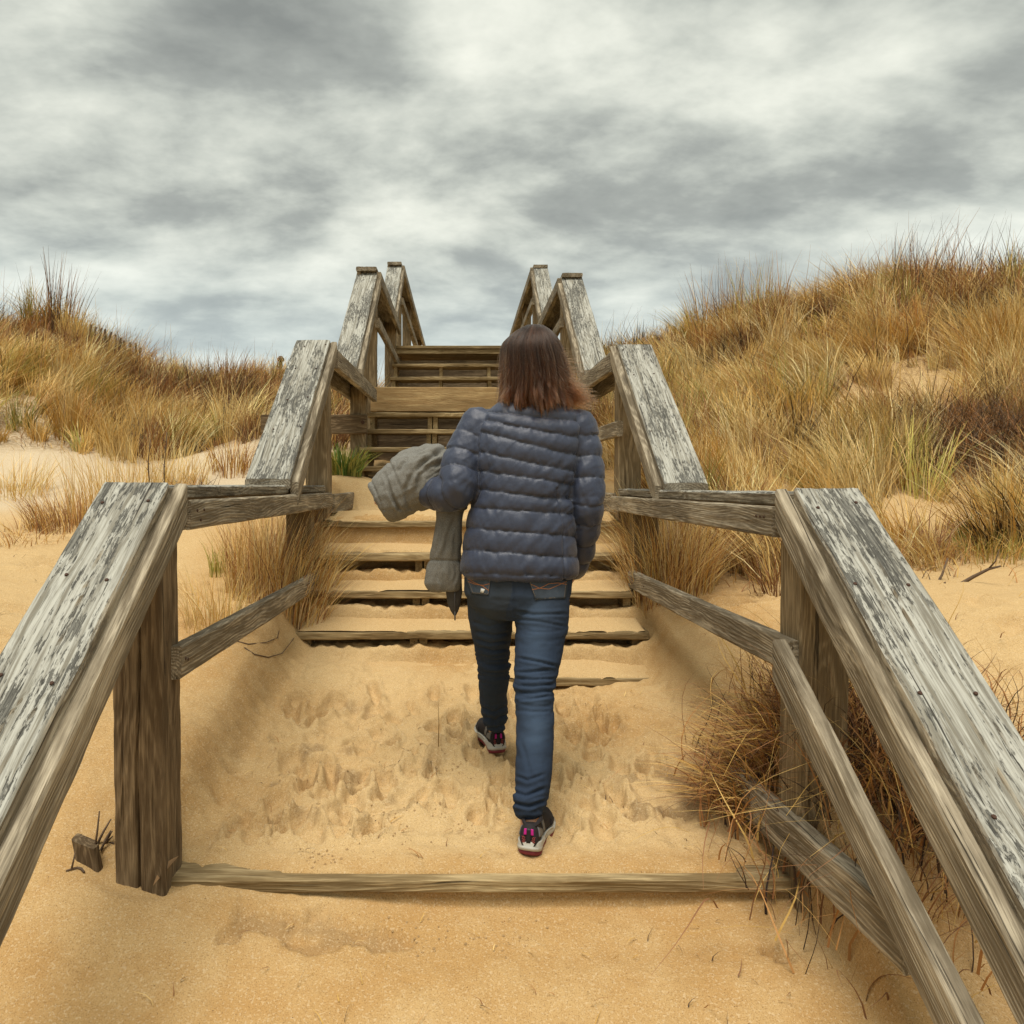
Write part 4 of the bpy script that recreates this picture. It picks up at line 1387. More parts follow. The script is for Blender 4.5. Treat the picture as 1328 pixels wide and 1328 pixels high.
def rtube(pts, radii, n=20, sub=4):
    """tube with rounded ends and interpolated rings"""
    pts = [Vector(p) for p in pts]
    q = []; r = []
    for i in range(len(pts) - 1):
        p0 = pts[max(i - 1, 0)]; p1 = pts[i]; p2 = pts[i + 1]; p3 = pts[min(i + 2, len(pts) - 1)]
        for k in range(sub):
            t = k / sub
            q.append(0.5 * ((2 * p1) + (p2 - p0) * t + (2 * p0 - 5 * p1 + 4 * p2 - p3) * t * t + (3 * p1 - p0 - 3 * p2 + p3) * t ** 3))
            tt = t * t * (3 - 2 * t)
            r.append(radii[i] * (1 - tt) + radii[i + 1] * tt)
    q.append(pts[-1]); r.append(radii[-1])
    d0 = (q[1] - q[0]).normalized(); d1 = (q[-1] - q[-2]).normalized()
    q = [q[0] - d0 * r[0] * 0.85, q[0] - d0 * r[0] * 0.5] + q + [q[-1] + d1 * r[-1] * 0.5, q[-1] + d1 * r[-1] * 0.85]
    r = [r[0] * 0.45, r[0] * 0.85] + r + [r[-1] * 0.85, r[-1] * 0.45]
    return tube(q, r, n)


def sphere(c, rx, ry, rz, n=20, m=12, R=None):
    V = []; fc = []
    R = R or Matrix.Identity(3)
    c = Vector(c)
    for i in range(1, m):
        a = math.pi * i / m
        for k in range(n):
            t = 2 * math.pi * k / n
            V.append(c + R @ Vector((rx * math.sin(a) * math.cos(t), ry * math.sin(a) * math.sin(t), -rz * math.cos(a))))
    for i in range(m - 2):
        for k in range(n):
            fc.append((i * n + k, i * n + (k + 1) % n, (i + 1) * n + (k + 1) % n, (i + 1) * n + k))
    fc.append(tuple(reversed(range(n)))); fc.append(tuple(range((m - 2) * n, (m - 1) * n)))
    return V, fc


def pxring(v, uL, uR, Y, b):
    a = P(uL, v, Y); c = P(uR, v, Y)
    return ((a.x + c.x) / 2, Y, a.z, (c.x - a.x) / 2, b)


def proj(V):
    return 600 + F * V[:, 0] / V[:, 1], 627 - F * V[:, 2] / V[:, 1]


def seg_dist(V, pts):
    """distance to a polyline and the arc length along it"""
    best = np.full(len(V), 1e9); arc = np.zeros(len(V)); s0 = 0
    for a, b in zip(pts[:-1], pts[1:]):
        a = np.array(a); b = np.array(b); d = b - a; L = np.linalg.norm(d)
        t = np.clip(((V - a) @ d) / (L * L), 0, 1)
        q = a + t[:, None] * d
        dd = np.linalg.norm(V - q, axis=1)
        m = dd < best
        best[m] = dd[m]; arc[m] = s0 + t[m] * L
        s0 += L
    return best, arc


YB = 2.72
PW = empty('person', on_sand(0.2, 2.65))
tag(PW, 'woman in navy quilted jacket and jeans walking up the sandy steps', 'person')

# joints
shL, elL, wrL = P(615, 548, 2.75), P(592, 640, 2.66), P(528, 632, 2.88)
shR, elR, wrR = P(757, 558, 2.74), P(763, 650, 2.66), P(742, 742, 2.83)
hipR, knR, anR = P(704, 775, 2.69), P(693, 882, 2.56), P(687, 1066, 2.37)
hipL, knL, anL = P(638, 775, 2.73), P(640, 880, 2.86), P(643, 945, 3.06)
HC = P(682, 466, 2.765)                                   # head centre
FD = Vector((-0.38, 0.92, 0)).normalized()                # where the face looks
FS = Vector((FD.y, -FD.x, 0))                             # her right
HR = Matrix((FS, FD, Vector((0, 0, 1)))).transposed()     # columns: right, front, up


def HP(r, f, u):
    return HC + FS * r + FD * f + Vector((0, 0, u))


armL = [P(621, 548, 2.748), P(607, 578, 2.735), P(597, 606, 2.71), P(592, 633, 2.675), P(573, 640, 2.72), P(548, 634, 2.80), P(530, 632, 2.87)]
radL = [0.062, 0.066, 0.069, 0.067, 0.062, 0.055, 0.05]
armR = [P(749, 553, 2.745), P(757, 583, 2.735), P(761, 615, 2.715), P(762, 648, 2.695), P(760, 680, 2.72), P(755, 710, 2.77), P(745, 738, 2.83)]
radR = [0.066, 0.064, 0.060, 0.056, 0.052, 0.047, 0.042]
legR = [P(703, 765, 2.695), P(703, 800, 2.66), P(698, 850, 2.60), P(693.5, 885, 2.555), P(693, 915, 2.52), P(694, 950, 2.48), P(692, 1000, 2.425), P(689, 1030, 2.395), P(686, 1037, 2.386), P(685, 1044, 2.38)]
raR = [0.098, 0.0935, 0.0785, 0.0675, 0.063, 0.0605, 0.0575, 0.0505, 0.0505, 0.0475]
legL = [P(637, 765, 2.725), P(636.5, 800, 2.75), P(639, 845, 2.81), P(640, 878, 2.86), P(639.5, 900, 2.91), P(641, 920, 2.965), P(642, 933, 3.0)]
raL = [0.090, 0.080, 0.063, 0.058, 0.052, 0.052, 0.047]

# ---- body: one continuous skin under the clothes
def finger_set(w, d, up, sidev, scale=1.0, curl=0.5):
    """palm, four bent fingers of different length and a thumb from the side of the palm"""
    out = []
    d = d.normalized(); sidev = (sidev - d * sidev.dot(d)).normalized(); nrm = d.cross(sidev)
    out.append(rtube([w, w + d * 0.045, w + d * 0.085], [0.024, 0.030, 0.029], 14, 3))
    for k, (o, ln) in enumerate(((-0.028, 0.066), (-0.010, 0.076), (0.009, 0.071), (0.027, 0.055))):
        b = w + d * 0.085 + sidev * o
        p1 = b + (d * math.cos(curl * 0.5) + nrm * math.sin(curl * 0.5)) * ln * 0.45
        p2 = p1 + (d * math.cos(curl * 1.3) + nrm * math.sin(curl * 1.3)) * ln * 0.32
        p3 = p2 + (d * math.cos(curl * 1.9) + nrm * math.sin(curl * 1.9)) * ln * 0.25
        out.append(rtube([b - d * 0.02, b, p1, p2, p3], [0.0095, 0.009, 0.0085, 0.0075, 0.0065], 10, 2))
    tb = w + d * 0.03 - sidev * 0.026
    out.append(rtube([tb, tb + d * 0.03 - sidev * 0.018, tb + d * 0.055 - sidev * 0.022 + nrm * 0.01], [0.012, 0.0105, 0.0085], 10, 2))
    return out


sh = []
sh.append(rings([pxring(795, 626, 716, 2.71, 0.075), pxring(765, 612, 733, 2.71, 0.098), pxring(735, 610, 735, 2.71, 0.10), pxring(690, 622, 727, 2.72, 0.09),
                 pxring(640, 630, 728, 2.73, 0.085), pxring(590, 625, 742, 2.745, 0.10), pxring(555, 620, 752, 2.75, 0.095), pxring(532, 645, 733, 2.75, 0.07), pxring(522, 668, 712, 2.75, 0.055)]))
sh.append(rtube([P(690, 545, 2.745), P(690, 515, 2.75), HP(0, 0.0, -0.06)], [0.06, 0.052, 0.05], 20))
for pth, rr in ((armL, radL), (armR, radR)):
    sh.append(rtube(pth, [x * 0.62 for x in rr[:-1]] + [0.027], 16))
for pth, rr, c in ((legR, raR, anR), (legL, raL, anL)):
    sh.append(rtube(pth, [x * 0.70 for x in rr], 18))
    sh.append(rtube([pth[-2], c, c + Vector((0, 0.01, -0.03))], [0.034, 0.029, 0.027], 16))
    sh.append(rtube([c + Vector((0, -0.01, -0.04)), c + Vector((0.005, 0.09, -0.055)), c + Vector((0.008, 0.15, -0.065))], [0.022, 0.026, 0.018], 14))
sh += finger_set(wrR, Vector((-0.35, 0.75, -0.55)), Vector((0, 0, 1)), Vector((0.2, 0.6, 0.6)), 1, 0.5)
sh += finger_set(wrL, Vector((-0.9, 0.4, -0.1)), Vector((0, 0, 1)), Vector((0, 1, 0.2)), 1, 0.7)
# head with face
sh.append(sphere(HP(0, -0.012, 0.022), 0.072, 0.090, 0.088, 26, 16, HR))
sh.append(sphere(HP(0, 0.030, -0.045), 0.056, 0.060, 0.068, 22, 14, HR))
sh.append(sphere(HP(0, 0.055, -0.092), 0.026, 0.026, 0.022, 16, 10, HR))
sh.append(rtube([HP(0, 0.078, 0.012), HP(0, 0.092, -0.015), HP(0, 0.104, -0.034)], [0.010, 0.012, 0.014], 12, 3))
for s in (-1, 1):
    sh.append(sphere(HP(s * 0.011, 0.092, -0.040), 0.009, 0.010, 0.008, 12, 8, HR))
    sh.append(rtube([HP(s * 0.018, 0.073, 0.0135), HP(s * 0.031, 0.0775, 0.0165), HP(s * 0.045, 0.068, 0.0125)], [0.0045, 0.0055, 0.0045], 8, 2))
    sh.append(rtube([HP(s * 0.018, 0.072, -0.004), HP(s * 0.031, 0.076, -0.0075), HP(s * 0.045, 0.067, -0.003)], [0.004, 0.0045, 0.004], 8, 2))
    sh.append(sphere(HP(s * 0.036, 0.066, -0.030), 0.024, 0.020, 0.020, 14, 10, HR))
    sh.append(rtube([HP(s * 0.012, 0.083, 0.026), HP(s * 0.032, 0.080, 0.030), HP(s * 0.052, 0.066, 0.025)], [0.009, 0.010, 0.008], 10, 2))
    ear = [HP(s * (0.073 + 0.004 * math.sin(t)), -0.008 + 0.016 * math.cos(t) - 0.006, -0.012 + 0.028 * math.sin(t)) for t in np.linspace(-1.9, 2.2, 7)]
    sh.append(rtube(ear, [0.006, 0.006, 0.006, 0.006, 0.006, 0.006, 0.005], 8, 2))
    sh.append(sphere(HP(s * 0.071, -0.012, -0.012), 0.006, 0.014, 0.024, 10, 8, HR))
sh.append(rtube([HP(-0.022, 0.080, -0.066), HP(0, 0.090, -0.064), HP(0.022, 0.080, -0.066)], [0.005, 0.0075, 0.005], 10, 2))
sh.append(rtube([HP(-0.018, 0.080, -0.076), HP(0, 0.088, -0.077), HP(0.018, 0.080, -0.076)], [0.005, 0.0075, 0.005], 10, 2))
me = remesh(sh, 0.0052, 3)
V, N = get_vn(me)
loc = V - np.array(HC)
r_l = loc @ np.array(FS); f_l = loc @ np.array(FD); u_l = loc[:, 2]
col = np.tile(np.array([0.52, 0.30, 0.20]), (len(V), 1))
lips = (np.abs(u_l + 0.071) < 0.012) & (f_l > 0.078) & (np.abs(r_l) < 0.025)
col[lips] = (0.42, 0.14, 0.12)
put_v(me, V)
set_col(me, 'Col', col)
mskin, t = new_mat('skin')
a_ = t.n('ShaderNodeAttribute'); a_.attribute_name = 'Col'
tc = t.n('ShaderNodeTexCoord')
nz = t.noise(tc.outputs['Object'], 120, 3, 0.6)
finish(t, t.mix(t.math('MULTIPLY', nz, 0.2), a_.outputs['Color'], (0.40, 0.2, 0.13, 1)), 0.5, nz, 0.0004, 0.3, 0.35)
mesh_obj('body', me, mskin, PW)
for s in (-1, 1):
    v_, f_ = sphere(HP(s * 0.031, 0.0665, 0.006), 0.0125, 0.0125, 0.0125, 16, 10)
    me = bpy.data.meshes.new('eye'); me.from_pydata([tuple(q) for q in v_], [], f_); me.update()
    me.polygons.foreach_set('use_smooth', np.full(len(me.polygons), True))
    e = mesh_obj('eye', me, flat_mat('eye white', (0.7, 0.68, 0.64), 0.2, 0.03), PW)
    v_, f_ = sphere(HP(s * 0.031, 0.0775, 0.006), 0.0065, 0.0030, 0.0065, 14, 8, HR)
    me = bpy.data.meshes.new('iris'); me.from_pydata([tuple(q) for q in v_], [], f_); me.update()
    mesh_obj('iris', me, flat_mat('iris brown', (0.06, 0.03, 0.015), 0.15, 0.1), e)

# ---- jacket
TOR = [pxring(749, 603, 746, 2.705, 0.128), pxring(744, 598, 749, 2.705, 0.136), pxring(732, 597.5, 748.5, 2.705, 0.136), pxring(712, 600, 746.5, 2.71, 0.133), pxring(690, 603, 745, 2.712, 0.129),
       pxring(668, 607, 744, 2.716, 0.124), pxring(645, 612, 744, 2.72, 0.121), pxring(620, 612, 747, 2.727, 0.123), pxring(597, 609, 753, 2.735, 0.127), pxring(575, 607, 759, 2.742, 0.127),
       pxring(556, 610, 763, 2.747, 0.120), pxring(540, 620, 757, 2.75, 0.106), pxring(528, 640, 739, 2.752, 0.088), pxring(519, 654, 722, 2.752, 0.074), pxring(503, 660, 716, 2.755, 0.066)]
me = remesh([rings(TOR, 56), rtube(armL, radL, 28), rtube(armR, radR, 28)], 0.0046, 5)
V, N = get_vn(me)
u, v = proj(V)
# which panel: sleeve or body
tz = np.array([r[2] for r in TOR]); o_ = np.argsort(tz)
ti = lambda k: np.interp(V[:, 2], tz[o_], np.array([r[k] for r in TOR])[o_])
dT = np.sqrt(((V[:, 0] - ti(0)) / ti(3)) ** 2 + ((V[:, 1] - ti(1)) / ti(4)) ** 2)
dT = (dT - 1) * 0.13
dL, sL = seg_dist(V, armL); dR, sR = seg_dist(V, armR)
fL = dL - np.interp(sL, np.concatenate([[0], np.cumsum([np.linalg.norm(np.array(b) - np.array(a)) for a, b in zip(armL[:-1], armL[1:])])]), radL)
fR = dR - np.interp(sR, np.concatenate([[0], np.cumsum([np.linalg.norm(np.array(b) - np.array(a)) for a, b in zip(armR[:-1], armR[1:])])]), radR)
# small bias so that the armhole seam sits where the sleeve leaves the body
isL = (fL - 0.004 < dT) & (V[:, 0] < np.array(armL[0])[0] + 0.03)
isR = (fR - 0.004 < dT) & (V[:, 0] > np.array(armR[0])[0] - 0.03)
seam = np.where(V[:, 0] < 0.23, np.abs(fL - 0.004 - dT), np.abs(fR - 0.004 - dT))
# quilting lines on the back, read as (height at left, height at right)
LN = [(500, 500), (512, 512), (531, 545), (534 + 8, 566), (557, 590), (583.5, 612), (609, 628), (634, 648), (657.6, 667), (685, 695), (713.6, 723), (743.5, 748.5), (790, 795)]
LN = np.array(LN)
tt = (u - 615) / 130
lv = LN[:, 0][None, :] + (LN[:, 1] - LN[:, 0])[None, :] * tt[:, None]
back = V[:, 1] < ti(1)
# the front repeats the quilting at the side heights
lv = np.where(back[:, None], lv, LN[:, 0][None, :] + (LN[:, 1] - LN[:, 0])[None, :] * 0.5)
idx = np.clip((lv <= v[:, None]).sum(1) - 1, 0, len(LN) - 2)
l0 = lv[np.arange(len(V)), idx]; l1 = lv[np.arange(len(V)), idx + 1]
fr = np.clip((v - l0) / np.maximum(1, l1 - l0), 0, 1)
gap = np.where(isL, 0.071, 0.076)
s_ = np.where(isL, sL + 0.012, sR + 0.03)
frs = np.mod(s_ / gap, 1.0)
sleeve = isL | isR
frac = np.where(sleeve, frs, fr)
cell = np.where(sleeve, np.floor(s_ / gap) + np.where(isL, 40, 80), idx)
puff = np.power(np.maximum(0, np.sin(np.pi * frac)), 0.42)
amp = np.where(sleeve, 0.0085 * (0.45 + 0.55 * sstep(s_, 0.04, 0.14)), np.where(idx >= len(LN) - 2, 0.003, 0.0105))
d = amp * (puff - 0.62)
# armhole seams and the right side panel seam
d -= 0.009 * np.exp(-(seam / 0.007) ** 2) * (V[:, 2] > -0.12) * (0.25 + 0.75 * sstep(v, 528, 572))
ss = np.interp(v, [640, 648, 687, 752], [722, 725, 731, 732])
d -= np.where(back & ~sleeve & (v > 632), 0.0055 * np.exp(-((u - ss) / 1.7) ** 2), 0)
# tension wrinkles: small creases that start at the stitching and die out in the middle of each tube
edge = np.abs(frac - 0.5) * 2
wr = fbm(u * 0.085 - v * 0.03 + cell * 9.1, v * 0.016 + u * 0.016 + cell * 3.7, 0 * u + cell * 5.3, 3, 7)
d += 0.0062 * wr * (0.35 + 0.65 * edge)
pk = fbm(np.where(sleeve, V[:, 0] * 30 + V[:, 1] * 45, u * 0.16), cell * 4.1 + 0.01 * v, 0 * u, 2, 37)
d += 0.0042 * pk * edge ** 2.5 * (1 - edge ** 14)
wd = fbm((u * 0.75 + v * 0.65) * 0.075 + cell, (u * 0.65 - v * 0.75) * 0.018, 0 * u, 3, 17)
near_r = np.exp(-((u - 737) / 32) ** 2 - ((v - 640) / 45) ** 2)
near_l = np.exp(-((u - 615) / 25) ** 2 - ((v - 610) / 70) ** 2)
d += (0.0032 + 0.010 * near_r + 0.006 * near_l) * wd * ~sleeve
d += 0.0045 * fbm((u * 0.6 + v * 0.8) * 0.07, (u * 0.8 - v * 0.6) * 0.025, V[:, 1] * 20, 3, 27) * sleeve
V2 = V + N * d[:, None]
put_v(me, V2)
stitch_shade = np.where(sleeve, np.abs(frac - np.round(frac)) * gap, np.minimum(v - l0, l1 - v) / 367.0)
set_f(me, 'stitch_shade', np.exp(-(stitch_shade / 0.0030) ** 2))  # mask for shade painted into the valleys along the quilting seams
mj, t = new_mat('navy quilted nylon')
tc = t.n('ShaderNodeTexCoord')
w1 = t.noise(tc.outputs['Object'], 900, 2, 0.5)
w2 = t.noise(tc.outputs['Object'], 40, 4, 0.65)
at = t.n('ShaderNodeAttribute'); at.attribute_name = 'stitch_shade'
c = t.mix(w2, (0.026, 0.034, 0.060, 1), (0.041, 0.052, 0.088, 1))
c = t.mix(t.math('MULTIPLY', at.outputs['Fac'], 0.75), c, (0.022, 0.025, 0.038, 1))  # valley shade put into the jacket colour
b = finish(t, c, 0.43, t.math('MULTIPLY_ADD', w2, 3.0, w1), 0.0012, 0.45, 0.45)
b.inputs['Sheen Weight'].default_value = 0.12
b.inputs['Sheen Roughness'].default_value = 0.4
JK = mesh_obj('jacket', me, mj, PW)

# ---- jeans
HEMR = P(685, 1058, 2.372); HEML = P(643, 948, 3.04)
pel = [pxring(800, 632, 712, 2.705, 0.085), pxring(785, 610, 735, 2.708, 0.116), pxring(768, 602, 741, 2.71, 0.127), pxring(750, 602, 742.5, 2.712, 0.124), pxring(725, 606, 740, 2.715, 0.115), pxring(710, 612, 735, 2.715, 0.108)]
me = remesh([rings(pel, 44, 2.2), rtube(legR, raR, 28), rtube(legL, raL, 28)], 0.0046, 5)
V, N = get_vn(me)
u, v = proj(V)
dR_, sR_ = seg_dist(V, legR); dL_, sL_ = seg_dist(V, legL)
rightleg = dR_ < dL_
d = 0.0030 * fbm(V[:, 0] * 16, V[:, 1] * 16, V[:, 2] * 34, 4, 3)
hz = fbm(V[:, 0] * 7 + 3 * rightleg, V[:, 1] * 7, V[:, 2] * 60, 3, 23)
def fold(c, w): return np.exp(-((v - c) / w) ** 2)
kn = rightleg * fold(898, 26) + (~rightleg) * fold(862, 22)
d += 0.011 * hz * kn + 0.006 * hz * rightleg * fold(815, 22)
CK = 0.72


def crease(u, v, pts, w, a):
    dist, arc = seg_dist(np.stack([u, v, 0 * u], 1), [(x, y, 0) for x, y in pts])
    L = sum(math.hypot(q[0] - p[0], q[1] - p[1]) for p, q in zip(pts[:-1], pts[1:]))
    end = np.clip(np.minimum(arc, L - arc) / (0.18 * L) + 0.25, 0, 1)
    a = a * CK
    return -a * np.exp(-(dist / w) ** 2) * end + 0.55 * a * np.exp(-((dist - 2.4 * w) / (1.4 * w)) ** 2) * end


bk = V[:, 1] < np.where(rightleg, np.interp(v, [q for q in (765, 800, 850, 885, 950, 1056)], [2.695, 2.66, 2.60, 2.555, 2.48, 2.375]), np.interp(v, [765, 800, 845, 878, 942], [2.725, 2.75, 2.81, 2.86, 3.02])) + 0.03
for pts, w, a in (([(667, 792), (690, 797), (735, 796)], 1.6, .006), ([(670, 803), (700, 806), (733, 812)], 1.4, .004), ([(671, 853), (697, 858), (723, 864)], 1.6, .007), ([(670, 872), (692, 871), (716, 868)], 1.5, .007),
                  ([(671, 880), (692, 881.5), (718, 880)], 1.4, .007), ([(672, 889), (690, 890), (718, 887)], 1.4, .007), ([(671, 898), (694, 899), (718, 896)], 1.4, .006), ([(672, 908), (690, 907), (714, 902)], 1.4, .005),
                  ([(670, 921), (690, 923), (716, 922)], 1.6, .0035), ([(668, 1006), (684, 1012), (706, 1004)], 1.8, .005), ([(664, 1026), (682, 1032), (708, 1022)], 1.9, .010), ([(664, 1041), (686, 1046), (709, 1038)], 1.8, .010), ([(676, 960), (684, 990), (690, 1012)], 2.2, .003)):
    d += rightleg * crease(u, v, pts, w, a)
for pts, w, a in (([(612, 806), (634, 812), (660, 806)], 1.8, .004), ([(617, 819), (640, 824), (661, 820)], 1.6, .007), ([(617, 829), (636, 835), (660, 831)], 1.5, .007), ([(618, 839), (640, 845), (660, 842)], 1.5, .006), ([(619, 850), (634, 853), (658, 848)], 1.5, .004),
                  ([(624, 917), (640, 924), (659, 915)], 1.7, .008), ([(624, 930), (642, 935), (660, 926)], 1.6, .008), ([(625, 941), (644, 944), (660, 938)], 1.4, .006)):
    d += (~rightleg) * crease(u, v, pts, w, a)
bun = rightleg * np.clip((v - 1016) / 20, 0, 1) + (~rightleg) * np.clip((v - 912) / 14, 0, 1)
d += bun * 0.007 * fbm(V[:, 0] * 22, V[:, 1] * 22, V[:, 2] * 44, 2, 43)
d += 0.004 * np.exp(-((np.where(rightleg, 1056, 945) - v) / 3.0) ** 2)
# centre back seam and the yoke
d -= 0.004 * np.exp(-((u - (667 + (v - 750) * 0.02)) / 1.6) ** 2) * (v < 800) * (V[:, 1] < 2.7)
put_v(me, V + N * np.where(v > 700, d, 0)[:, None])
fade_highlight = rightleg * np.exp(-((u - 695) / 17) ** 2) * np.clip(np.exp(-((v - 945) / 42) ** 2) * 0.8 + np.exp(-((v - 835) / 40) ** 2) * 0.55 + 0.5 * np.exp(-((v - 790) / 16) ** 2), 0, 1)  # worn denim plus a highlight painted down the middle of the right leg
fade_highlight = fade_highlight + (~rightleg) * 0.25 * np.exp(-((u - 632) / 12) ** 2) * np.exp(-((v - 800) / 40) ** 2)
set_f(me, 'fade_highlight', fade_highlight * (0.8 + 0.4 * hz))
set_f(me, 'brown', np.exp(-((v - 775) / 45) ** 2) * np.where(rightleg, 0.35, 0.9))
mn, t = new_mat('blue denim')
tc = t.n('ShaderNodeTexCoord')
tw = t.noise(t.mapping(tc.outputs['Object'], (700, 700, 240)), 1.0, 2, 0.6)
bl = t.noise(tc.outputs['Object'], 22, 4, 0.6)
st = t.noise(t.mapping(tc.outputs['Object'], (160, 160, 9)), 1.0, 3, 0.6)
fa = t.n('ShaderNodeAttribute'); fa.attribute_name = 'fade_highlight'
br = t.n('ShaderNodeAttribute'); br.attribute_name = 'brown'
c = t.mix(t.math('MULTIPLY_ADD', bl, 0.6, t.math('MULTIPLY', st, 0.4)), (0.007, 0.013, 0.028, 1), (0.021, 0.035, 0.068, 1))
c = t.mix(t.math('MULTIPLY', br.outputs['Fac'], 0.6), c, (0.040, 0.042, 0.036, 1))
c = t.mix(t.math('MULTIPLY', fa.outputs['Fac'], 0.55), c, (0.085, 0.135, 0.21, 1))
c = t.mix(t.math('MULTIPLY', tw, 0.18), c, (0.11, 0.15, 0.2, 1))
finish(t, c, 0.9, tw, 0.0008, 0.5, 0.15)
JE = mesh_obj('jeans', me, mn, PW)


def bvh_of(me):
    me.calc_loop_triangles()
    return BVHTree.FromPolygons([v.co.copy() for v in me.vertices], [tuple(p.vertices) for p in me.polygons])


BJ = bvh_of(me)


def surf(bvh, u, v, off=0.0):
    d = Vector(((u - 600) / F, 1, (627 - v) / F)).normalized()
    h = bvh.ray_cast(Vector((0, 0, 0)), d)
    if h[0] is None:
        return None
    return h[0] + h[1] * off


def patch(bvh, quad, nu, nv, off, th):
    """slab that lies on a surface, between four corner points given as seen from behind"""
    V = []; ok = True
    (a, b, c, d) = [Vector((q[0], q[1])) for q in quad]
    for lay in (off + th, off - 0.002):
        for j in range(nv + 1):
            for i in range(nu + 1):
                s, t_ = i / nu, j / nv
                q = a.lerp(b, s).lerp(d.lerp(c, s), t_)
                p = surf(bvh, q.x, q.y, lay)
                if p is None:
                    p = surf(bvh, q.x * 0.96 + 672 * 0.04, q.y, lay)
                if p is None:
                    return None
                V.append(p)
    n1 = (nu + 1) * (nv + 1); fc = []
    for j in range(nv):
        for i in range(nu):
            k = j * (nu + 1) + i
            fc.append((k, k + 1, k + nu + 2, k + nu + 1))
            fc.append((n1 + k, n1 + k + nu + 1, n1 + k + nu + 2, n1 + k + 1))
    rim = [i for i in range(nu + 1)] + [j * (nu + 1) + nu for j in range(1, nv + 1)] + [nv * (nu + 1) + i for i in range(nu - 1, -1, -1)] + [j * (nu + 1) for j in range(nv - 1, 0, -1)]
    for k in range(len(rim)):
        a_, b_ = rim[k], rim[(k + 1) % len(rim)]
        fc.append((a_, n1 + a_, n1 + b_, b_))
    me = bpy.data.meshes.new('patch'); me.from_pydata([tuple(p) for p in V], [], fc)
    me.polygons.foreach_set('use_smooth', np.full(len(me.polygons), True)); me.update()
    return me


def thread(bvh, pts, r, off):
    q = []
    for i in range(len(pts) - 1):
        for k in range(6):
            t_ = k / 6
            q.append((pts[i][0] * (1 - t_) + pts[i + 1][0] * t_, pts[i][1] * (1 - t_) + pts[i + 1][1] * t_))
    q.append(pts[-1])
    w = [surf(bvh, a, b, off) for a, b in q]
    w = [x for x in w if x is not None]
    return tube(w, [r] * len(w), 5) if len(w) > 2 else None


mpk, t = new_mat('denim pocket')
tc = t.n('ShaderNodeTexCoord')
tw = t.noise(t.mapping(tc.outputs['Object'], (700, 700, 240)), 1.0, 2, 0.6)
bl = t.noise(tc.outputs['Object'], 45, 4, 0.6)
c = t.mix(bl, (0.022, 0.030, 0.045, 1), (0.060, 0.075, 0.095, 1))
finish(t, t.mix(t.math('MULTIPLY', tw, 0.25), c, (0.13, 0.16, 0.18, 1)), 0.9, tw, 0.0008, 0.5, 0.15)
m_or = flat_mat('orange stitching', (0.34, 0.135, 0.05), 0.7)
m_wt = flat_mat('white thread', (0.62, 0.62, 0.58), 0.8)
m_tn = flat_mat('tan stitching', (0.26, 0.18, 0.10), 0.8)
for q, sty, wh in (([(604, 748), (637, 750), (634, 772), (612, 770)], [[(606, 750), (616, 756), (626, 760), (634, 766)], [(607, 754), (617, 758), (627, 759), (635, 757)]], [(624, 763), (629, 764), (627, 769), (623, 768)]),
                   ([(685, 751), (736, 752), (733, 776), (694, 778)], [[(687, 757), (700, 763), (712, 764), (724, 759), (735, 754)], [(688, 765), (700, 763), (712, 757), (724, 756), (735, 758)]], [(708, 774), (716, 772), (721, 776), (709, 779)])):
    pm = patch(BJ, q, 12, 8, 0.0015, 0.0022)
    if pm is None:
        continue
    pm.name = 'pocket'
    pk = mesh_obj('pocket', pm, mpk, JE)
    BP = bvh_of(pm)
    hem = [(x + (670 - x) * 0.0, y) for x, y in (q[0], q[3], q[2], q[1])]
    ins = [(q[0][0] + 1.5, q[0][1] + 1), (q[3][0] + 1.2, q[3][1] - 1.5), (q[2][0] - 1.2, q[2][1] - 1.5), (q[1][0] - 1.5, q[1][1] + 1)]
    tb = [thread(BP, s, 0.0015, 0.0006) for s in sty]
    tubes_obj('stitching', [x for x in tb if x], m_or, PW).name = 'stitching'
    x = thread(BP, ins, 0.0007, 0.0004)
    if x: tubes_obj('seam_stitching', [x], m_tn, PW)
    wm = patch(BP, wh, 2, 2, 0.0004, 0.0008)
    if wm: mesh_obj('fray', wm, m_wt, PW)
# rolled hem line of the right leg
# ---- shoes
mw = flat_mat('shoe midsole', (0.44, 0.425, 0.37), 0.6, 0.1, 40)
mr = flat_mat('shoe outsole', (0.20, 0.035, 0.045), 0.7, 0.2, 60)
mk = flat_mat('shoe black mesh', (0.018, 0.015, 0.016), 0.8, 0.3, 300)
mg = flat_mat('shoe grey overlay', (0.13, 0.125, 0.12), 0.6, 0.1, 60)
mm_ = flat_mat('shoe magenta tab', (0.42, 0.012, 0.20), 0.6, 0.1)
mp = flat_mat('shoe coral mesh', (0.34, 0.07, 0.06), 0.7, 0.2)


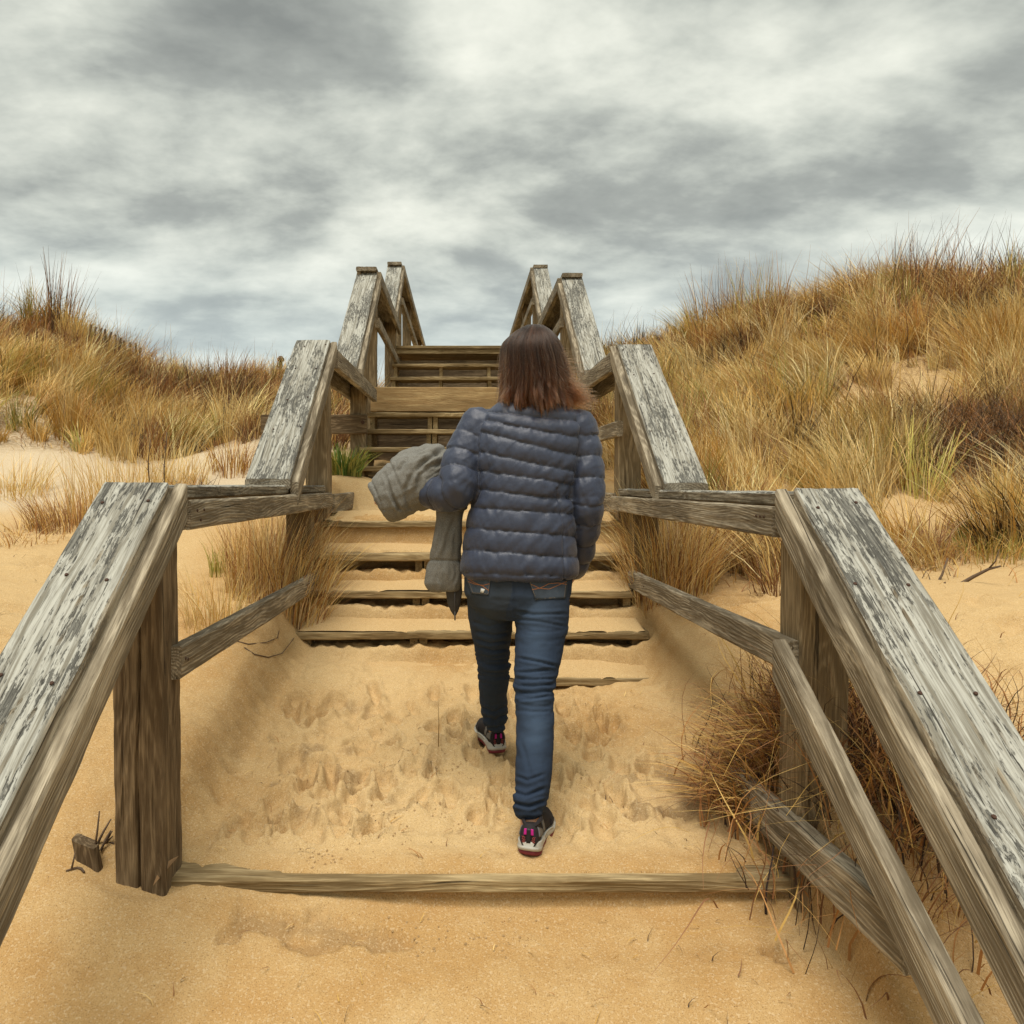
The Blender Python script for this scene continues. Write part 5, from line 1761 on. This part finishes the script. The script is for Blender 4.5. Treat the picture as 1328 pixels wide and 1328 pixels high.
def shoe(heel, yaw, pitch, side, label):
    """heel: ground point under the back of the heel; local y runs to the toe"""
    mtx = Matrix.Translation(heel) @ Euler((0, 0, yaw)).to_matrix().to_4x4() @ Euler((pitch, 0, 0)).to_matrix().to_4x4()
    def outline(s=1.0, n=48, heel_f=0.0):
        o = []
        for k in range(n):
            t_ = 2 * math.pi * k / n
            y = 0.125 - 0.128 * math.cos(t_)
            f = (y + 0.003) / 0.256
            w = np.interp(f, [0, 0.04, 0.12, 0.30, 0.5, 0.72, 0.88, 0.96, 1.0], [0.012, 0.027, 0.036, 0.034, 0.036, 0.047, 0.041, 0.026, 0.004])
            x = w * (1 if math.sin(t_) > 0 else -1) * min(1, abs(math.sin(t_)) * 40) * s
            x += side * -0.006 * math.sin(f * 3.1)
            o.append((x, 0.125 + (y - 0.125) * s))
        return o
    def stack(layers, name, mat, parent, cap=True):
        V = []; fc = []; n = 48
        for s, zf in layers:
            for x, y in outline(s):
                V.append((x, y, zf(y, x)))
        for i in range(len(layers) - 1):
            for k in range(n):
                fc.append((i * n + k, (i + 1) * n + k, (i + 1) * n + (k + 1) % n, i * n + (k + 1) % n))
        fc.append(tuple(range(n))); fc.append(tuple(reversed(range((len(layers) - 1) * n, len(layers) * n))))
        me = bpy.data.meshes.new(name); me.from_pydata(V, [], fc)
        me.polygons.foreach_set('use_smooth', np.full(len(me.polygons), True)); me.update()
        return mesh_obj(name, me, mat, parent, mtx)
    rock = lambda y: 0.020 * max(0, (y - 0.19) / 0.065) ** 2 + 0.006 * max(0, (0.03 - y) / 0.03) ** 1.5
    wave = lambda y: 0.004 * math.sin(y * 55)
    hs = lambda y: 0.041 - 0.009 * min(1, max(0, (y - 0.02) / 0.08))     # midsole is thickest at the heel
    # upper first: it is the body of the shoe
    V = []; fc = []; n = 28; ys = np.linspace(0.004, 0.243, 26)
    for y in ys:
        f = y / 0.25
        w = np.interp(f, [0, 0.04, 0.12, 0.30, 0.5, 0.72, 0.88, 1.0], [0.022, 0.030, 0.034, 0.033, 0.036, 0.046, 0.040, 0.016])
        top = np.interp(f, [0, 0.08, 0.18, 0.30, 0.42, 0.6, 0.8, 0.93, 1.0], [0.090, 0.093, 0.089, 0.088, 0.096, 0.084, 0.070, 0.060, 0.050]) + rock(y)
        z0 = 0.026 + rock(y)
        for k in range(n):
            t_ = 2 * math.pi * k / n
            c_, s_ = math.cos(t_), math.sin(t_)
            h_ = (math.copysign(abs(s_) ** 0.6, s_) + 1) / 2
            ww = w * (1 - 0.30 * h_ ** 2)
            V.append((ww * math.copysign(abs(c_) ** 0.75, c_) + side * -0.006 * math.sin(f * 3.1), y - 0.010 * (1 - h_) * max(0, 1 - f * 12) + 0.004 * math.sin(h_ * 3.14) * -max(0, 1 - f * 10), z0 + (top - z0) * h_))
    for i in range(len(ys) - 1):
        for k in range(n):
            fc.append((i * n + k, i * n + (k + 1) % n, (i + 1) * n + (k + 1) % n, (i + 1) * n + k))
    fc.append(tuple(reversed(range(n)))); fc.append(tuple(range((len(ys) - 1) * n, len(ys) * n)))
    fc = [tuple(reversed(f)) for f in fc]
    me = bpy.data.meshes.new('shoe'); me.from_pydata(V, [], fc)
    me.polygons.foreach_set('use_smooth', np.full(len(me.polygons), True)); me.update()
    so = mesh_obj('shoe', me, mk, PW, mtx)
    so['label'] = label
    bv = BVHTree.FromPolygons([Vector(q) for q in V], fc)
    stack([(0.99, lambda y, x: 0.012 + rock(y)), (1.06, lambda y, x: 0.016 + rock(y)), (1.07, lambda y, x: 0.024 + rock(y)), (1.02, lambda y, x: 0.028 + rock(y) + 0.3 * wave(y)), (1.04, lambda y, x: hs(y) - 0.005 + rock(y) + wave(y)),
           (1.0, lambda y, x: hs(y) + rock(y) + wave(y)), (0.9, lambda y, x: hs(y) + rock(y))], 'midsole', mw, so)
    stack([(0.94, lambda y, x: 0.0 + rock(y)), (1.0, lambda y, x: 0.003 + rock(y)), (1.02, lambda y, x: 0.013 + rock(y)), (0.96, lambda y, x: 0.0145 + rock(y))], 'outsole', mr, so)

    def lp(x, z, off, from_back=True, y=0.0, sd=1):
        if from_back:
            h = bv.ray_cast(Vector((x, -0.2, z)), Vector((0, 1, 0)))
        else:
            h = bv.ray_cast(Vector((sd * 0.3, y, z)), Vector((-sd, 0, 0)))
        if h[0] is None: return None
        nn = h[1]
        if nn.dot(Vector((0, -1, 0)) if from_back else Vector((sd, 0, 0))) < 0: nn = -nn
        return h[0] + nn * off
    def slab(name, mat, quad, from_back=True, sd=1, off=0.0012, nu=6, nv=6):
        V = []; fc = []
        for j in range(nv + 1):
            for i in range(nu + 1):
                s, t_ = i / nu, j / nv
                a, b, c, d = quad
                q0 = (a[0] * (1 - s) + b[0] * s, a[1] * (1 - s) + b[1] * s); q1 = (d[0] * (1 - s) + c[0] * s, d[1] * (1 - s) + c[1] * s)
                X_, Z_ = q0[0] * (1 - t_) + q1[0] * t_, q0[1] * (1 - t_) + q1[1] * t_
                p = lp(X_, Z_, off) if from_back else lp(0, Z_, off, False, X_, sd)
                if p is None: return
                V.append(p)
        for j in range(nv):
            for i in range(nu):
                k = j * (nu + 1) + i
                fc.append((k, k + 1, k + nu + 2, k + nu + 1))
        me = bpy.data.meshes.new(name); me.from_pydata([tuple(p) for p in V], [], fc)
        me.polygons.foreach_set('use_smooth', np.full(len(me.polygons), True)); me.update()
        ob = mesh_obj(name, me, mat, so, mtx)
        sm = ob.modifiers.new('thick', 'SOLIDIFY'); sm.thickness = 0.0024; sm.offset = 0
    slab('heel_strip', flat_mat('shoe black strip', (0.012, 0.011, 0.011), 0.5), [(-0.0062, 0.044), (0.0062, 0.044), (0.0062, 0.084), (-0.0062, 0.084)], off=0.003)
    for s in (-1, 1):
        slab('heel_tab', mm_, [(s * 0.0066, 0.066), (s * 0.0150, 0.066), (s * 0.0140, 0.083), (s * 0.0066, 0.084)], off=0.002)
        # zigzag coral lines on the heel mesh
        tb = []
        zz = [(s * (0.0095 + 0.0052 * (k % 2) + 0.0016 * (k // 4)), 0.044 + 0.0036 * k) for k in range(6)]
        for sh_ in (0.0, 0.0048):
            w_ = [lp(x + s * sh_, z, 0.0012) for x, z in zz]
            w_ = [q for q in w_ if q is not None]
            if len(w_) > 2: tb.append(tube(w_, [0.0009] * len(w_), 4))
        if tb:
            me = bpy.data.meshes.new('heel_mesh'); V = []; fc = []
            for a, b in tb:
                k = len(V); V += a; fc += [tuple(i + k for i in q) for q in b]
            me.from_pydata([tuple(q) for q in V], [], fc); me.update()
            mesh_obj('heel_mesh', me, mp, so, mtx)
        slab('side_overlay', mg, [(0.012, 0.058), (0.075, 0.046), (0.070, 0.062), (0.020, 0.084)], False, s, 0.0014)
        slab('side_overlay', mg, [(0.085, 0.046), (0.105, 0.046), (0.100, 0.080), (0.080, 0.076)], False, s, 0.0014)
        slab('toe_overlay', mk, [(0.165, 0.040), (0.225, 0.040), (0.215, 0.048), (0.170, 0.056)], False, s, 0.0014)
    # laces
    tb = []
    for k in range(4):
        y = 0.108 + 0.018 * k
        zt = np.interp(y / 0.25, [0.42, 0.6, 0.8], [0.098, 0.081, 0.063])
        tb.append(tube([(-0.017, y, zt - 0.010), (0, y + 0.004, zt + 0.001), (0.017, y, zt - 0.010)], [0.0025] * 3, 5))
    V = []; fc = []
    for a, b in tb:
        k = len(V); V += a; fc += [tuple(i + k for i in q) for q in b]
    me = bpy.data.meshes.new('laces'); me.from_pydata([tuple(q) for q in V], [], fc); me.update()
    mesh_obj('laces', me, mr, so, mtx)
    # padded collar
    cl = [(0.026 * math.cos(a), 0.050 + 0.042 * math.sin(a), 0.092 + 0.006 * math.cos(2 * a)) for a in np.linspace(0, 2 * math.pi, 20)]
    v_, f_ = tube(cl, [0.006] * 20, 6)
    me = bpy.data.meshes.new('collar'); me.from_pydata([tuple(q) for q in v_], [], f_); me.update()
    mesh_obj('collar', me, mk, so, mtx)


# the right heel is just about to lift, the left foot is flat
shoe(P(685.5, 1112, 2.30), rad(-17), rad(-3), 1, 'right running shoe with its heel close to the viewer')
shoe(P(646, 979, 3.015), rad(13), rad(2), -1, 'left running shoe planted further up the slope')

# ---- hair
HA = [(421, 683, 705), (426, 672, 714), (434, 663, 721), (446, 652, 727), (462, 650, 732.5), (480, 650, 737), (500, 650, 740), (520, 648, 743), (533, 650, 744), (545, 655, 742)]
HA = np.array(HA, float)


HV = np.linspace(421, 545, 249)


def _soft(y, s=9):
    k = np.exp(-0.5 * (np.arange(-3 * s, 3 * s + 1) / s) ** 2); k /= k.sum()
    q = np.concatenate([2 * y[0] - y[1:3 * s + 1][::-1], y, 2 * y[-1] - y[-3 * s - 1:-1][::-1]])
    return np.convolve(q, k, 'valid')


def _round(top, v):
    return np.sqrt(np.maximum(0, np.minimum(1, 1 - (1 - (v - 421) / top) ** 2 * ((v - 421) < top))))


HL = _soft(np.interp(HV, HA[:, 0], HA[:, 1])); HRr = _soft(np.interp(HV, HA[:, 0], HA[:, 2]))
HB = _soft(np.interp(HV, [421, 424, 428, 434, 440, 450, 460, 475, 490, 545], [0.026, 0.045, 0.060, 0.078, 0.090, 0.104, 0.111, 0.115, 0.116, 0.108]))


def hair_prof(v):
    return np.interp(v, HV, HL), np.interp(v, HV, HRr)


def hair_depth(v):
    # front/back half depth of the hair mass, and its centre
    return np.interp(v, HV, HB)


gH = np.random.default_rng(5)
NCL = 330; PER = 30; NP = 20
pos = []; clv = []
for k in range(NCL):
    # azimuth: -90 deg is straight back (towards the viewer); the face side stays open
    ph = gH.uniform(-math.pi * 1.055, math.pi * 0.36)
    lay = gH.uniform(0.78, 0.97) if k > 150 else gH.uniform(0.95, 1.035)
    vend = 531 + 8 * gH.normal() - 7 * abs(math.cos(ph))
    if lay < 0.9: vend -= gH.uniform(0, 22)
    right = math.cos(ph) > 0.35
    left = math.cos(ph) < -0.55
    sway = gH.normal() * 0.07 + 0.05                     # the wind pushes the ends to the right
    flick = gH.normal()
    kick = (abs(gH.normal()) * 0.6 + 0.1) if right else (-abs(gH.normal()) * 0.45 if left else gH.normal() * 0.3)
    big = math.cos(ph) > 0.55 and gH.uniform() < 0.36
    bigl = gH.uniform(0.03, 0.085)
    wav = gH.uniform(0, 6.28)
    clump_c = gH.uniform()
    for j in range(PER):
        spread = gH.normal() * 0.05
        t = np.linspace(0, 1, NP)
        p2 = ph + spread * (1 - 0.62 * t ** 1.5) + sway * t ** 3
        l2 = lay * (1 + gH.normal() * 0.010 * (1 - 0.5 * t))
        v1 = vend + gH.normal() * 4.0
        if gH.uniform() < 0.12: v1 -= gH.uniform(5, 45)     # shorter layers
        vv = 421 + (v1 - 421) * (t ** 1.25)
        L_, R_ = hair_prof(vv)
        cx = (L_ + R_) / 2; ax = (R_ - L_) / 2
        bd = hair_depth(vv)
        wave = (0.0050 * np.sin(t * 6.5 + wav) + 0.0006 * gH.normal()) * t
        tip = np.clip((t - 0.80) / 0.20, 0, 1) ** 1.7
        out = 1 + tip * (0.11 * flick - 0.07)
        X = (cx - 600) * YB / F + (ax * YB / F) * l2 * np.cos(p2) * out + wave + tip * 0.024 * kick
        if big:
            X = X + tip ** 1.3 * bigl * gH.uniform(0.55, 1.15)
        Yy = YB + 0.02 + bd * l2 * np.sin(p2) * out + 0.6 * wave - tip * 0.010 * flick
        Z = (627 - vv) * YB / F + tip * (0.016 * abs(kick) + (0.016 if big else 0))
        pos.append(np.stack([X, Yy, Z], 1)); clv.append(clump_c)
# fly-away hairs
for k in range(170):
    ph = gH.uniform(-3.2, 0.0); v1 = gH.uniform(470, 540)
    t = np.linspace(0, 1, NP); vv = 421 + (v1 - 421) * t ** 1.2
    L_, R_ = hair_prof(vv)
    k2 = 1.02 + gH.uniform(0, 0.16) * t ** 2
    X = ((L_ + R_) / 2 - 600) * YB / F + (R_ - L_) / 2 * YB / F * np.cos(ph) * k2
    Yy = YB + 0.02 + hair_depth(vv) * np.sin(ph) * k2
    Z = (627 - vv) * YB / F + 0.01 * np.sin(t * 5 + k) * t
    pos.append(np.stack([X, Yy, Z], 1)); clv.append(gH.uniform())
pos = np.array(pos)
hc = bpy.data.hair_curves.new('hair')
hc.add_curves([NP] * len(pos))
hc.points.foreach_set('position', pos.astype(np.float32).ravel())
a_ = hc.attributes.new('clump', 'FLOAT', 'CURVE'); a_.data.foreach_set('value', np.array(clv, np.float32))
rad_h = np.tile(np.linspace(1, 0.5, NP) * 0.00050, len(pos))
hc.points.foreach_set('radius', rad_h.astype(np.float32))
mh, t = new_mat('brown hair')
ci = t.n('ShaderNodeHairInfo')
rnd = ci.outputs['Random']
ca = t.n('ShaderNodeAttribute'); ca.attribute_name = 'clump'
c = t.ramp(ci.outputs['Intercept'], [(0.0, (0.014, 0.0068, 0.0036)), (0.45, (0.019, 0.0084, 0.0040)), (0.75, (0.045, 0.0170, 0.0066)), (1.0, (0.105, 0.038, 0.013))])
c = t.mix(t.math('MULTIPLY', t.step(ca.outputs['Fac'], 0.72, 0.95), 0.7), c, (0.048, 0.021, 0.010, 1))
c = t.mix(t.math('MULTIPLY', t.step(ca.outputs['Fac'], 0.35, 0.1), 0.6), c, (0.009, 0.0055, 0.004, 1))
c = t.mix(t.math('MULTIPLY', t.step(rnd, 0.6, 1.0), 0.35), c, (0.036, 0.016, 0.008, 1))
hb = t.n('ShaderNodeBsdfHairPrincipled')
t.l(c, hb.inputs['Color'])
hb.inputs['IOR'].default_value = 1.40
hb.inputs['Roughness'].default_value = 0.26
hb.inputs['Radial Roughness'].default_value = 0.45
o_ = t.n('ShaderNodeOutputMaterial'); t.l(hb.outputs[0], o_.inputs[0])
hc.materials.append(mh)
ho = bpy.data.objects.new('hair', hc); COL.objects.link(ho)
ho.parent = PW; ho.matrix_basis = WM[PW.name].inverted(); WM[ho.name] = Matrix()
# scalp under the strands keeps daylight from showing through
lst = []
for vv in (424, 430, 440, 455, 475, 495, 515, 528):
    L_, R_ = hair_prof(vv); b_ = float(hair_depth(vv))
    lst.append(((L_ + R_ - 1200) / 2 * YB / F, YB + 0.02, (627 - vv) * YB / F, (R_ - L_) / 2 * YB / F * 0.74, b_ * 0.74))
v_, f_ = rings(list(reversed(lst)), 32, 2.0)
# open on the face side: drop the faces in front below the brow
f2 = []
fx = np.array(HC) 
for f in f_:
    cc = sum((Vector(v_[i]) for i in f), Vector()) / len(f)
    if len(f) > 4 or not ((cc - HC).dot(FD) > 0.02 and cc.z < HC.z + 0.060):
        if not (len(f) > 4 and cc.z < HC.z):
            f2.append(f)
me = bpy.data.meshes.new('hair_base'); me.from_pydata([tuple(q) for q in v_], [], f2)
me.polygons.foreach_set('use_smooth', np.full(len(me.polygons), True)); me.update()
mesh_obj('hair_base', me, flat_mat('hair base', (0.03, 0.017, 0.011), 0.7, 0.2, 200), ho)

# ------------------------------------------------------------------ coat carried on the left arm
CO = empty('coat', P(540, 660, 2.82))
tag(CO, 'grey padded coat draped over the left forearm of the woman', 'coat')
mc, t = new_mat('grey wool')
tc = t.n('ShaderNodeTexCoord')
h1 = t.noise(tc.outputs['Object'], 520, 2, 0.6)
h2 = t.noise(tc.outputs['Object'], 30, 4, 0.6)
c = t.mix(t.step(h1, 0.35, 0.65), (0.125, 0.120, 0.105, 1), (0.255, 0.25, 0.225, 1))
c = t.mix(t.math('MULTIPLY', h2, 0.35), c, (0.11, 0.105, 0.09, 1))
finish(t, c, 0.92, t.math('MULTIPLY_ADD', h2, 2.5, h1), 0.0015, 0.5, 0.15)


def oval_tube(secs, n=36):
    """secs: (centre, long axis vector, short axis vector); closed shell through oval sections"""
    V = []; fc = []
    for c, a, b in secs:
        for k in range(n):
            t_ = 2 * math.pi * k / n
            cs, sn = math.cos(t_), math.sin(t_)
            V.append(Vector(c) + Vector(a) * math.copysign(abs(cs) ** 0.85, cs) + Vector(b) * math.copysign(abs(sn) ** 0.85, sn))
    for i in range(len(secs) - 1):
        for k in range(n):
            fc.append((i * n + k, i * n + (k + 1) % n, (i + 1) * n + (k + 1) % n, (i + 1) * n + k))
    fc.append(tuple(reversed(range(n)))); fc.append(tuple(range((len(secs) - 1) * n, len(secs) * n)))
    return V, fc


def osec(uT, vT, uB, vB, Y, dep):
    a = P(uT, vT, Y); b = P(uB, vB, Y)
    return ((a + b) / 2, (b - a) / 2, Vector((0, dep, 0)))


bar = [osec(588, 592, 590, 640, 2.80, 0.05), osec(574, 580, 577, 648, 2.81, 0.085), osec(552, 577, 562, 656, 2.82, 0.105), osec(530, 583, 546, 662, 2.82, 0.112), osec(508, 597, 529, 670, 2.82, 0.112),
       osec(491, 613, 516, 676, 2.82, 0.108), osec(481, 624, 509, 677, 2.82, 0.098), osec(477, 629, 504, 674, 2.82, 0.085), osec(480, 635, 500, 667, 2.82, 0.06)]
hang = [osec(566, 650, 606, 650, 2.80, 0.03), osec(566, 665, 602, 665, 2.79, 0.034), osec(563, 690, 599, 690, 2.775, 0.035), osec(558, 715, 598, 715, 2.77, 0.035), osec(556, 727, 598, 727, 2.77, 0.031), osec(553, 740, 599, 740, 2.77, 0.036),
        osec(551, 756, 599, 756, 2.77, 0.034), osec(555, 764, 597, 766, 2.77, 0.026), osec(562, 768, 592, 768, 2.77, 0.012)]
hang = [(c, a, b + Vector((0.0, 0, 0))) for c, a, b in hang]
me = remesh([oval_tube(bar), oval_tube(hang)], 0.0046, 6)
V, N = get_vn(me)
u, v = proj(V)
# creases of the barrel run from the arm towards its open end
al = ((577 - u) * 0.86 + (v - 610) * 0.5)             # along
ac = ((u - 577) * 0.5 + (v - 610) * 0.86)             # across
wr = fbm(ac * 0.05 + 0.6 * fbm(al * 0.02, ac * 0.03, 0 * u, 2, 3), al * 0.012, V[:, 1] * 8, 4, 5)
isb = v < 662
rid = 0.5 - np.abs(wr)
d = isb * (0.030 * (rid - 0.25) * np.clip(1.15 - al / 95, 0.25, 1) + 0.004 * fbm(u * 0.09, v * 0.09, V[:, 1] * 15, 3, 9))
# quilting seam near the cuff and another by the hand
for c, w, a in ((62, 1.6, 0.007), (94, 1.5, 0.005)):
    d -= isb * a * np.exp(-((al - c - 0.12 * ac) / w) ** 2)
for pts, w, a in (([(578, 582), (566, 590), (551, 599), (538, 614)], 2.6, .016), ([(577, 600), (560, 604), (544, 616), (542, 636)], 2.4, .013), ([(574, 626), (556, 630), (548, 646)], 2.2, .010),
                  ([(548, 579), (530, 592), (518, 610)], 2.4, .009), ([(532, 584), (514, 600), (502, 618)], 2.2, .007), ([(536, 612), (526, 634), (530, 654)], 2.2, .009), ([(499, 615), (508, 640), (520, 667)], 1.6, .010),
                  ([(503, 634), (511, 650), (522, 664)], 1.8, .008), ([(570, 590), (552, 588), (540, 592)], 2.0, .006)):
    d += isb * crease(u, v, pts, w, a)
for pts, w, a in (([(592, 668), (582, 692), (576, 722)], 2.4, .008), ([(574, 668), (570, 700), (562, 724)], 2.0, .006), ([(570, 736), (568, 748), (572, 758)], 1.8, .004), ([(590, 732), (592, 744), (588, 758)], 1.8, .004)):
    d += (~isb) * crease(u, v, pts, w, a)
dh = ~isb
d += dh * (0.005 * fbm(u * 0.06, v * 0.03, 0 * u, 3, 15) + 0.003 * fbm(u * 0.2, v * 0.05, 0 * u, 2, 16))
d -= dh * 0.006 * np.exp(-((v - 727 - (u - 577) * 0.03) / 1.4) ** 2)
put_v(me, V + N * d[:, None])
mesh_obj('coat_bundle', me, mc, CO)
# darker lining that hangs below with its zip
mz = flat_mat('dark coat lining', (0.055, 0.05, 0.043), 0.8, 0.3, 120)
v_, f_ = oval_tube([osec(577, 752, 599, 752, 2.78, 0.016), osec(578, 768, 600, 768, 2.78, 0.017), osec(580, 782, 598, 780, 2.78, 0.014), osec(584, 792, 596, 790, 2.78, 0.010), osec(588, 799, 592, 799, 2.78, 0.004)], 24)
me = remesh([(v_, f_)], 0.004, 3)
V, N = get_vn(me)
put_v(me, V + N * (0.003 * fbm(V[:, 0] * 40, V[:, 1] * 40, V[:, 2] * 14, 3, 4))[:, None])
mesh_obj('coat_lining', me, mz, CO)
zp = P(590, 800, 2.765)
tubes_obj('zip_pull', [tube([zp + Vector((0, -0.003, 0.02)), zp + Vector((0, -0.003, 0.0)), zp + Vector((0, -0.003, -0.012))], [0.002, 0.003, 0.0025], 6),
                       tube([P(590, 768, 2.757), P(590, 784, 2.762), zp], [0.002, 0.002, 0.002], 5)], flat_mat('zip metal', (0.08, 0.075, 0.07), 0.4), CO)
# sleeve end of the coat hanging behind the forearm
v_, f_ = oval_tube([osec(571, 650, 590, 650, 2.90, 0.02), osec(571, 664, 588, 664, 2.90, 0.024), osec(576, 676, 586, 678, 2.90, 0.014)], 20)
me = remesh([(v_, f_)], 0.004, 3)
V, N = get_vn(me); put_v(me, V)
mesh_obj('coat_fold', me, mc, CO)
